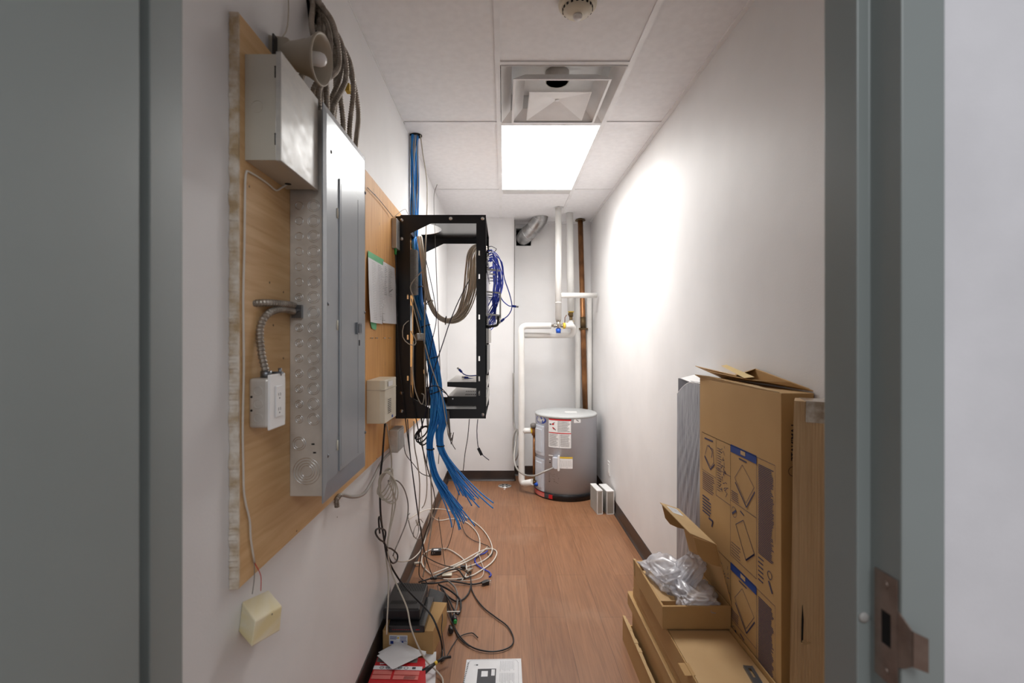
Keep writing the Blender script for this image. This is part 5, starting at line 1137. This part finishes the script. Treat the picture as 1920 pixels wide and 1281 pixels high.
# outlet plate on right wall
so = thing('wall_outlet', 'white wall outlet plate low on the right wall', 'outlet', WX(1143, 875, XR))
q = WX(1142, 878, XR); m = MB(); m.box(XR-.006, XR, q.y-.04, q.y+.04, q.z-.06, q.z+.06); part(m, 'plate', M_WHITE, so, .002)
m = MB(); m.box(XR-.009, XR-.006, q.y-.017, q.y+.017, q.z-.035, q.z+.035); part(m, 'receptacle', M_WHITE, so)

# ================================================================== RIGHT: boxes
BXF, BY0, BY1, BZ = .830, 1.445, 2.046, 1.283
tbx = thing('tall_carton', 'tall flat cardboard carton with blue assembly drawings against right wall', 'box', (.88, 1.75, 0))
m = MB(); m.box(BXF, XR-.004, BY0, BY1, 0, BZ); part(m, 'carton', M_CARD, tbx, .002)
# raised top flaps
m = MB(); m.prism([Vector((BXF, BY0+.01, BZ)), Vector((BXF, BY1, BZ)), Vector((BXF-.012, BY1+.02, BZ+.010)), Vector((BXF-.004, BY1-.1, BZ+.012)), Vector((BXF+.02, BY0+.18, BZ+.004))], (.0, 0, .003)); part(m, 'top_flap', M_CARDE, tbx)
m = MB(); a = Vector((XR-.008, BY0+.05, BZ-.002)); m.add([Vector((BXF+.03, BY1+.12, BZ+.045)), Vector((BXF+.04, BY0+.36, BZ+.028)), Vector((XR-.006, BY0+.33, BZ+.055)), Vector((XR-.004, BY0+.02, BZ+.012)), Vector((XR-.004, BY1, BZ+.0)), ], [(0, 1, 2, 3, 4)])
m.add([Vector((BXF+.01, BY1-.05, BZ+.034)), Vector((BXF+.03, BY0+.22, BZ+.022)), Vector((XR-.03, BY0+.08, BZ+.028)), Vector((XR-.006, BY0+.0, BZ+.008)), Vector((XR-.006, BY1-.05, BZ+.008))], [(0, 1, 2, 3, 4)])
o = part(m, 'top_flap', M_CARD, tbx); sol = o.modifiers.new('s', 'SOLIDIFY'); sol.thickness = .003
m = MB(); m.add([WX(1352, 686, BXF+.06), WX(1362, 684, BXF+.06), WX(1415, 707, BXF+.02), WX(1395, 709, BXF+.02)], [(0, 1, 2, 3)]); o = part(m, 'tape_strip', M_GOLDTAPE, tbx); sol = o.modifiers.new('s', 'SOLIDIFY'); sol.thickness = .001
# printing on the long face: u = along Y toward the camera, v = down
f = plane_f((BXF, BY1, BZ), (0, -1, 0), (0, 0, -1), (-1, 0, 0)); pr = Print(f, .0012)
def uv(px, py): q = WX(px, py, BXF); return (BY1-q.y, BZ-q.z)
U = lambda px: BY1-F*BXF/(px-CX)
uA, uB, uC, uD, uE = U(1316.5), U(1343), U(1370), U(1419), U(1454)
def block(v0, s=1.0):
    pr.mat(0); w_ = .0016
    h1 = .26
    pr.frame(uA, v0, uB, v0+.155, w_); pr.frame(uB, v0, uC, v0+h1*.85, w_); pr.line((uA, v0), (uE, v0), w_)
    # first picture: folded carton drawing
    w1 = uB-uA
    pr.line((uA+.2*w1, v0+.02), (uA+.8*w1, v0+.018), .006)
    pr.path([(uA+.25*w1, v0+.085), (uA+.4*w1, v0+.045), (uA+.8*w1, v0+.05), (uA+.85*w1, v0+.10), (uA+.65*w1, v0+.125), (uA+.2*w1, v0+.09)], .0026)
    pr.path([(uA+.2*w1, v0+.095), (uA+.62*w1, v0+.135), (uA+.9*w1, v0+.105)], .006); pr.path([(uA+.5*w1, v0+.04), (uA+.75*w1, v0+.06), (uA+.7*w1, v0+.085)], .004)
    pr.lines(uA+.05*w1, v0+.16, uB-.1*w1, v0+.235, 9, .0028, .15)
    pr.lines(uA+.05*w1, v0+.255, uB-.3*w1, v0+.33, 6, .006, .3); pr.path([(uA+.5*w1, v0+.335), (uA+.8*w1, v0+.335), (uA+.7*w1, v0+.36)], .008)
    # second: hands
    w2 = uC-uB
    for k in range(34):
        a = random.uniform(.35, .85); b = random.uniform(.02, .19); pr.line((uB+a*w2, v0+b), (uB+(a+random.uniform(-.18, .18))*w2, v0+b+random.uniform(-.015, .02)), .0024)
    pr.lines(uB+.08*w2, v0+.03, uB+.45*w2, v0+.2, 18, .0022, .4); pr.line((uB, v0+.115), (uC, v0+.115), w_)
    # third: blue header and panel drawing
    pr.mat(1).rect(uC+.002, v0-.004, uD, v0+.024); pr.h = .0018; pr.mat(2).rect(uC+(uD-uC)*.42, v0+.002, uC+(uD-uC)*.6, v0+.016); pr.h = .0012
    pr.mat(0); w3 = uD-uC; pr.frame(uC, v0, uD, v0+.40, w_); pr.line((uC, v0+.20), (uD, v0+.20), w_)
    pr.line((uC+.35*w3, v0+.034), (uC+.65*w3, v0+.034), .005)
    pr.path([(uC+.48*w3, v0+.05), (uC+.18*w3, v0+.11), (uC+.62*w3, v0+.175), (uC+.92*w3, v0+.105), (uC+.48*w3, v0+.05)], .0018); pr.path([(uC+.2*w3, v0+.125), (uC+.64*w3, v0+.188), (uC+.94*w3, v0+.118)], .005)
    pr.lines(uC+.04*w3, v0+.16, uC+.35*w3, v0+.195, 5, .0025, .2)
    pr.ring(uC+.16*w3, v0+.235, .018, .0016); pr.line((uC+.08*w3, v0+.245), (uC+.24*w3, v0+.225), .008); pr.line((uC+.4*w3, v0+.215), (uC+.55*w3, v0+.222), .005)
    pr.path([(uC+.22*w3, v0+.275), (uC+.52*w3, v0+.24), (uC+.93*w3, v0+.325), (uC+.62*w3, v0+.37), (uC+.22*w3, v0+.275)], .0026); pr.line((uC+.62*w3, v0+.37), (uC+.93*w3, v0+.325), .006)
    pr.lines(uC+.04*w3, v0+.345, uC+.42*w3, v0+.395, 5, .0022, .25)
    # fourth: dense text
    w4 = uE-uD; pr.mat(3).lines(uD+.10*w4, v0+.018, uE-.06*w4, v0+.31, 52, .0030, .18); pr.mat(0).line((uE, v0), (uE, v0+.24), .001)
    pr.lines(uD+.1*w4, v0+.315, uD+.45*w4, v0+.40, 6, .0045, .25); pr.ring(uD+.72*w4, v0+.35, .012, .003); pr.line((uD+.66*w4, v0+.37), (uD+.86*w4, v0+.40), .008)
v0 = uv(1316.5, 810)[1]
block(v0); block(v0+.43)
block(v0+.86) if v0+1.2 < BZ else None
part(pr.m, 'printed_instructions', [M_BOXINK, M_BOXBLUE, M_CARDE, M_BOXINK], tbx)
f = plane_f((BXF, BY0, BZ), (1, 0, 0), (0, 0, -1), (0, -1, 0)); pr = Print(f, .0012)
q = W(1485.5, 830, BY0); pr.text('LAMINATE', q.x-BXF+.004, BZ-q.z, .020, PI/2, .0006, 1.15)
q = W(1483, 884, BY0); pr.ring(q.x-BXF+.006, BZ-q.z, .014, .0016); part(pr.m, 'printed_name', M_BOXDARK, tbx)
# film wrapped dark panels behind
wp = thing('wrapped_board', 'charcoal flat panel in loose clear film standing behind tall carton', 'panel', (.88, 2.2, 0))
FY0, FY1, FZ = 2.052, 2.36, 1.255
m = MB(); m.box(.852, XR-.004, FY0+.02, FY1, 0, FZ+.002); part(m, 'board', M_PANELD, wp, .001)
n, k2 = 80, 60; vs = []; fs = []
for i in range(k2+1):
    for j in range(n+1):
        t = j/n; y = FY0+(FY1-.004-FY0)*t; z0_ = .0; top = FZ-.075*max(0, (t-.35)/.65)**1.7; z = z0_+(top-z0_)*i/k2
        # folds fan out from the near top corner
        ang = math.atan2((FZ-z)+.02, (y-FY0)+.05); a = (.0018*math.sin(ang*58+math.sin(z*5)*1.6)+.0009*math.sin(ang*131+z*9))*min(1, .3+(FZ-z)*2)*math.exp(-(FZ-z)*.5)*(1-t**6)
        x = .846+a-.004*(1-i/k2); vs.append(Vector((x, y, z)))
for i in range(k2):
    for j in range(n): q_ = i*(n+1)+j; fs.append((q_, q_+1, q_+n+2, q_+n+1))
m = MB(); m.add(vs, fs, True)
for k in range(3): m.box(.838+.004*k, .900, FY0-.001+.004*k, FY0+.003+.004*k, 0, FZ-.004)
part(m, 'plastic_film', M_FILM, wp)
m = MB(); m.tube(spline([Vector((.848, FY0+(FY1-FY0)*t, FZ-.075*max(0, (t-.35)/.65)**1.7)) for t in [k/8 for k in range(9)]], 16), .0025, 6); part(m, 'film_hem', M_WHITE, wp)
m = MB(); m.add([Vector((.846, FY1-.05, FZ+.006)), Vector((.846, FY0+.02, FZ-.01)), Vector((.92, FY0+.04, FZ+.02)), Vector((.92, FY1-.02, FZ+.02))], [(0, 1, 2, 3)]); o = part(m, 'corner_wrap', M_WHITE, wp); sol = o.modifiers.new('s', 'SOLIDIFY'); sol.thickness = .002
# long veneer-like carton nearest the door
lc = thing('long_carton', 'tall narrow ribbed brown carton with tape, nearest the doorway', 'box', (.82, 1.3, 0))
A_ = W(1490, 752, 1.32); zt_ = A_.z
FA, FB, FC, FD = Vector((A_.x, 1.32, 0)), Vector((A_.x+.118, 1.245, 0)), Vector((XR-.003, 1.335, 0)), Vector((A_.x+.046, 1.392, 0))
lean = lambda z: Vector((-.022*(1-z/zt_)-.003*math.sin(z*7), .002*math.sin(z*5), z))
vs = []; fs = []; n, rows = 60, 18
fd_ = (FB-FA); fn = Vector((fd_.y, -fd_.x, 0)).normalized()
for i in range(rows+1):
    z = zt_*i/rows
    for j in range(n+1):
        t = j/n; p_ = FA+fd_*t+fn*(.0016*abs(math.sin(j*PI/3+.4*math.sin(z*6)))+.0012*math.sin(t*9+z*2)); vs.append(p_+lean(z))
for i in range(rows):
    for j in range(n): q_ = i*(n+1)+j; fs.append((q_, q_+1, q_+n+2, q_+n+1))
m = MB(); m.add(vs, fs, False); sh = -fn*.003
P8 = [p_+sh*(1 if k_ < 2 else 0) for k_, p_ in enumerate((FA, FB, FC, FD))]
m.hexa([p_+lean(0) for p_ in P8]+[p_+lean(zt_) for p_ in P8])
for v_i in range(len(m.v)): m.v[v_i] = (min(m.v[v_i][0], XR-.002), m.v[v_i][1], m.v[v_i][2])
part(m, 'ribbed_sleeve', M_CRATE, lc)
m = MB(); a_ = FA+fd_*.2+fn*.003; b_ = FA+fd_*1.0+fn*.003; c_ = FC+Vector((-.002, 0, 0)); d_ = FD+Vector((.01, 0, 0)); m.hexa([p_+lean(zt_-.055) for p_ in (a_, b_, b_+sh*.6, a_+sh*.6)]+[p_+lean(zt_+.0015) for p_ in (a_, b_, b_+sh*.6, a_+sh*.6)])
m.hexa([p_+lean(zt_+.0002) for p_ in (a_, b_, c_, d_)]+[p_+lean(zt_+.0015) for p_ in (a_, b_, c_, d_)]); part(m, 'clear_tape', M_TAPE, lc)
m = MB(); q = W(1505, 1205, 1.292); m.prism([q+Vector((.0, 0, .10)), q+Vector((.003, 0, .06)), q+Vector((.001, 0, 0)), q+Vector((-.003, 0, 0)), q+Vector((-.002, 0, .06))], (0, .002, 0)); part(m, 'slit', M_HOLE, lc)
m = MB()
for k in range(9): a = q+Vector((random.uniform(-.008, .012), -.003, random.uniform(-.008, .006))); m.add([a, a+Vector((.008, -.004, .003)), a+Vector((.003, -.005, .008))], [(0, 1, 2)])
o = part(m, 'torn_paper', M_CARDE, lc); sol = o.modifiers.new('s', 'SOLIDIFY'); sol.thickness = .0008

# stack of long flat cartons
SXL, SXR = .588, .826
def flat_box(name, label, x0, x1, y0, y1, z0, z1, lip=0, rot=0):
    o = thing(name, label, 'box', (x0, y1, z0)); m = MB(); c0 = Matrix.Translation((x0, y1, 0)) @ Matrix.Rotation(rot, 4, 'Z') @ Matrix.Translation((-x0, -y1, 0))
    m.box(x0, x1, y0, y1, z0, z1, c0); part(m, 'carton', M_CARD, o, .0015)
    m = MB(); m.box(x0-.0015, x0+.004, y0+.01, y1-.01, z1-.004, z1-.0005, c0); part(m, 'edge_fold', M_CARDE, o)
    if lip: m = MB(); m.box(x0+.01, x0+.03, y1, y1+.012, z0+.01, z1-.02, c0); part(m, 'end_tab', M_CARDE, o)
    return o
lo_b = thing('flat_carton', 'long open carton tray on floor, lowest of the stack, with rough rim', 'box', (.57, 2.33, 0))
m = MB(); m.box(.574, .822, 1.10, 2.33, 0, .004); m.box(.574, .580, 1.10, 2.33, .004, .118); m.box(.816, .822, 1.10, 2.33, .004, .118); part(m, 'carton', M_CARD, lo_b)
m = MB(); m.box(.580, .816, 2.322, 2.33, .004, .07); part(m, 'end_wall', M_CARD, lo_b)
m = MB()
for k in range(40):
    ya = 1.10+k*1.22/40; e_ = random.uniform(.000, .004); m.box(.572-e_*.4, .584+e_, ya, ya+1.22/40, .118, .121+e_*.4)
part(m, 'rough_rim', M_CARDE, lo_b)
flat_box('flat_carton', 'long flat carton nested inside the lowest tray of the stack', .602, .812, 1.12, 2.262, .0045, .196, 0)
flat_box('flat_carton', 'long flat carton sticking furthest out in the stack, third up', .586, SXR, 1.10, 2.285, .198, .258, 1)
flat_box('flat_carton', 'long flat carton just under the opened tray', .598, SXR, 1.10, 2.235, .260, .302, 0)
# open tray on top
tr = thing('open_carton', 'long opened cardboard tray on top of the stack, bracket inside', 'box', (.7, 1.6, .304))
x0, x1, y0, y1, z0, z1 = SXL+.004, SXR, 1.12, 2.20, .304, .390
m = MB(); m.box(x0, x1, y0, y1, z0, z0+.004); part(m, 'tray_floor', M_CARDP, tr)
m = MB(); m.box(x0, x0+.004, y0, y1, z0+.004, z1); part(m, 'tray_wall', M_CARD, tr); m = MB(); m.box(x1-.004, x1, y0, y1, z0+.004, z1+.012); part(m, 'tray_wall', M_CARD, tr)
m = MB(); m.box(x0+.004, x1-.004, y1-.004, y1, z0+.004, z1); part(m, 'tray_wall', M_CARD, tr); m = MB(); m.box(x0+.004, x1-.004, y0, y0+.004, z0+.004, z1); part(m, 'tray_wall', M_CARD, tr)
m = MB(); m.box(x0+.008, x1-.006, y0+.3, y1-.006, z0+.004, z1-.004); part(m, 'inner_sheet', M_CARDP, tr, .001)
m = MB(); m.box(x0+.008, x1-.006, y0+.006, y0+.28, z0+.004, z1-.012); part(m, 'inner_sheet', M_CARDP, tr)
a = WZ(1280, 1255, z1-.003); m = MB(); m.box(a.x-.004, a.x+.03, a.y-.03, a.y+.03, z1-.004, z1-.003); part(m, 'brown_tape', M_CARD, tr)
mb_ = thing('metal_bracket', 'slotted grey metal bracket lying in the opened tray', 'bracket', WZ(1420, 1265, z1))
a, b = WZ(1402, 1250, z1), WZ(1432, 1300, z1); T = frame_to(a, b-a, (1, 0, 0)); L_ = (b-a).length+.06
m = MB(); m.plate((-.013, .013), (0, L_), [(-.004, .004, .012, .055)], lambda u, v, h: T @ Vector((u, h, v))+Vector((0, 0, .001)), .002)
m.box(-.014, -.012, -.004, .004, 0, L_, T @ Matrix.Translation((0, 0, 0))); m.box(.012, .014, -.004, .004, 0, L_, T); part(m, 'bar', M_BRACKET, mb_)

# open mailer box with lid
ob_ = thing('mailer_box', 'open cardboard mailer with lid up holding clear plastic bags', 'box', (.70, 1.95, .392))
x0, x1, y0, y1, z0, z1 = .577, .827, 1.757, 2.128, .392, .474
th = .004
m = MB(); m.box(x0, x1, y0, y1, z0, z0+.003); part(m, 'bottom', M_CARD, ob_)
for nm, bx_ in (('wall', (x0, x1, y0, y0+.010, z0+.003, z1)), ('wall', (x0, x1, y1-.010, y1, z0+.003, z1)), ('wall', (x0, x0+.008, y0+.010, y1-.010, z0+.003, z1)), ('wall', (x1-.004, x1, y0+.010, y1-.010, z0+.003, z1))):
    m = MB(); m.box(*bx_); part(m, nm, M_CARD, ob_, .0015)
m = MB(); m.prism([Vector((x0-.002, y1, z0+.012)), Vector((x0-.002, y1, z1)), Vector((x0-.002, y1+.02, z1-.002)), Vector((x0-.002, y1+.014, z0+.04))], (.01, 0, 0)); part(m, 'corner_tab', M_CARDE, ob_)
# lid: hinge along right wall (x1); leans slightly over the box
hp = Vector((x1, y0, z1)); far_ = Vector((x1, y1, z1))
tn = W(1335, 1015, 1.79); lid_v = Vector((-.075, 0, .235)); lid_v = Vector((tn.x-x1, 0, tn.z-z1))
m = MB(); nl = Vector((lid_v.z, 0, -lid_v.x)).normalized()
m.prism([hp, far_, far_+lid_v, hp+lid_v], nl*.003); lid = part(m, 'lid', M_CARD, ob_, .001)
# front lip of lid folded to the left
fv = Vector((-.083, 0, .028))
a, b = hp+lid_v, far_+lid_v
m = MB(); m.prism([a, b, b+fv, a+Vector((0, .03, 0))+fv], (0, 0, .003)); part(m, 'lid_lip', M_CARDE, lid)
def flap(yc, s):   # rounded side flap hanging inside the lid
    pts = [Vector((a.x, yc, a.z)), Vector((a.x, yc, a.z))+fv*.95]
    dn = -lid_v.normalized()*.085
    q0 = pts[0]; q1 = pts[1]
    P = [q0, q1]+[q1+dn*.75, q1*.8+q0*.2+dn*1.0, q1*.4+q0*.6+dn*1.05, q0+dn*1.0]
    m = MB(); m.prism(P, (0, s*.003, 0)); return m
part(flap(y0+.006, 1), 'side_flap', M_CARD, lid); part(flap(y1-.012, 1), 'side_flap', M_CARD, lid)
f = plane_f(b+fv*.15+Vector((0, -.03, .0035)), (0, -1, 0), fv.normalized(), (0, 0, 1)); pr = Print(f, .0008)
pr.mat(0).rect(0, .01, .085, .055); pr.h = .0012; pr.mat(1).lines(.006, .015, .075, .05, 7, .0018, .5); part(pr.m, 'address_label', [M_PAPER, M_INKL], lid)
# divider and contents
m = MB(); m.box(x0+.012, x1-.03, y0+.075, y0+.080, z0+.004, z1-.02); m.box(x0+.012, x0+.06, y0+.08, y1-.05, z1-.026, z1-.022); tag(m.make('card_insert', M_CARDP), 'folded pale card insert inside the mailer box', 'card')
def bag(name, label, c, sx, sy, sz, rotz, tilt, seed, bump=.028):
    bm = bmesh.new(); bmesh.ops.create_icosphere(bm, subdivisions=5, radius=1)
    Tm = Matrix.Translation(c) @ Matrix.Rotation(rotz, 4, 'Z') @ Matrix.Rotation(tilt, 4, 'Y')
    for v in bm.verts:
        p = v.co.copy(); q = Vector((abs(p.x)**.6*math.copysign(1, p.x)*sx, abs(p.y)**.6*math.copysign(1, p.y)*sy, p.z*sz))
        nn = mnoise.noise(p*1.7+Vector((seed, 0, 0))); r1 = 1-2*abs(mnoise.noise(p*2.6+Vector((0, seed, 0)))); r2 = 1-2*abs(mnoise.noise(p*5+Vector((seed, seed, 0))))
        q += p*(nn*bump+r1*bump*.55+r2*bump*.16); v.co = Tm @ q
    me = bpy.data.meshes.new(name); bm.to_mesh(me); bm.free(); me.materials.append(M_BAG)
    for f_ in me.polygons: f_.use_smooth = True
    o = bpy.data.objects.new(name, me); COL.objects.link(o); return o
bg = bag('plastic_bag', '', Vector((.665, 1.98, .487)), .062, .10, .026, .25, -.12, 3.1); tag(bg, 'crumpled clear plastic bag at left in the mailer box', 'plastic bag')
bg2 = bag('plastic_bag', '', Vector((.725, 1.92, .512)), .085, .040, .020, .5, -.62, 7.7, .02); tag(bg2, 'clear bag standing upright with recycling mark in mailer box', 'plastic bag')
bg3 = bag('plastic_bag', '', Vector((.735, 1.86, .472)), .068, .085, .020, -.1, .05, 9.2); tag(bg3, 'flat clear plastic bag spilling at front of mailer box', 'plastic bag')
# wrapped parts seen through the film
m = MB(); m.tube([Vector((.64, 1.90, .475)), Vector((.70, 1.97, .49)), Vector((.74, 2.02, .50))], [.010, .012, .010], 10); tag(m.make('wrapped_hardware', M_PAPER), 'pale wrapped hardware inside the clear bags', 'hardware')
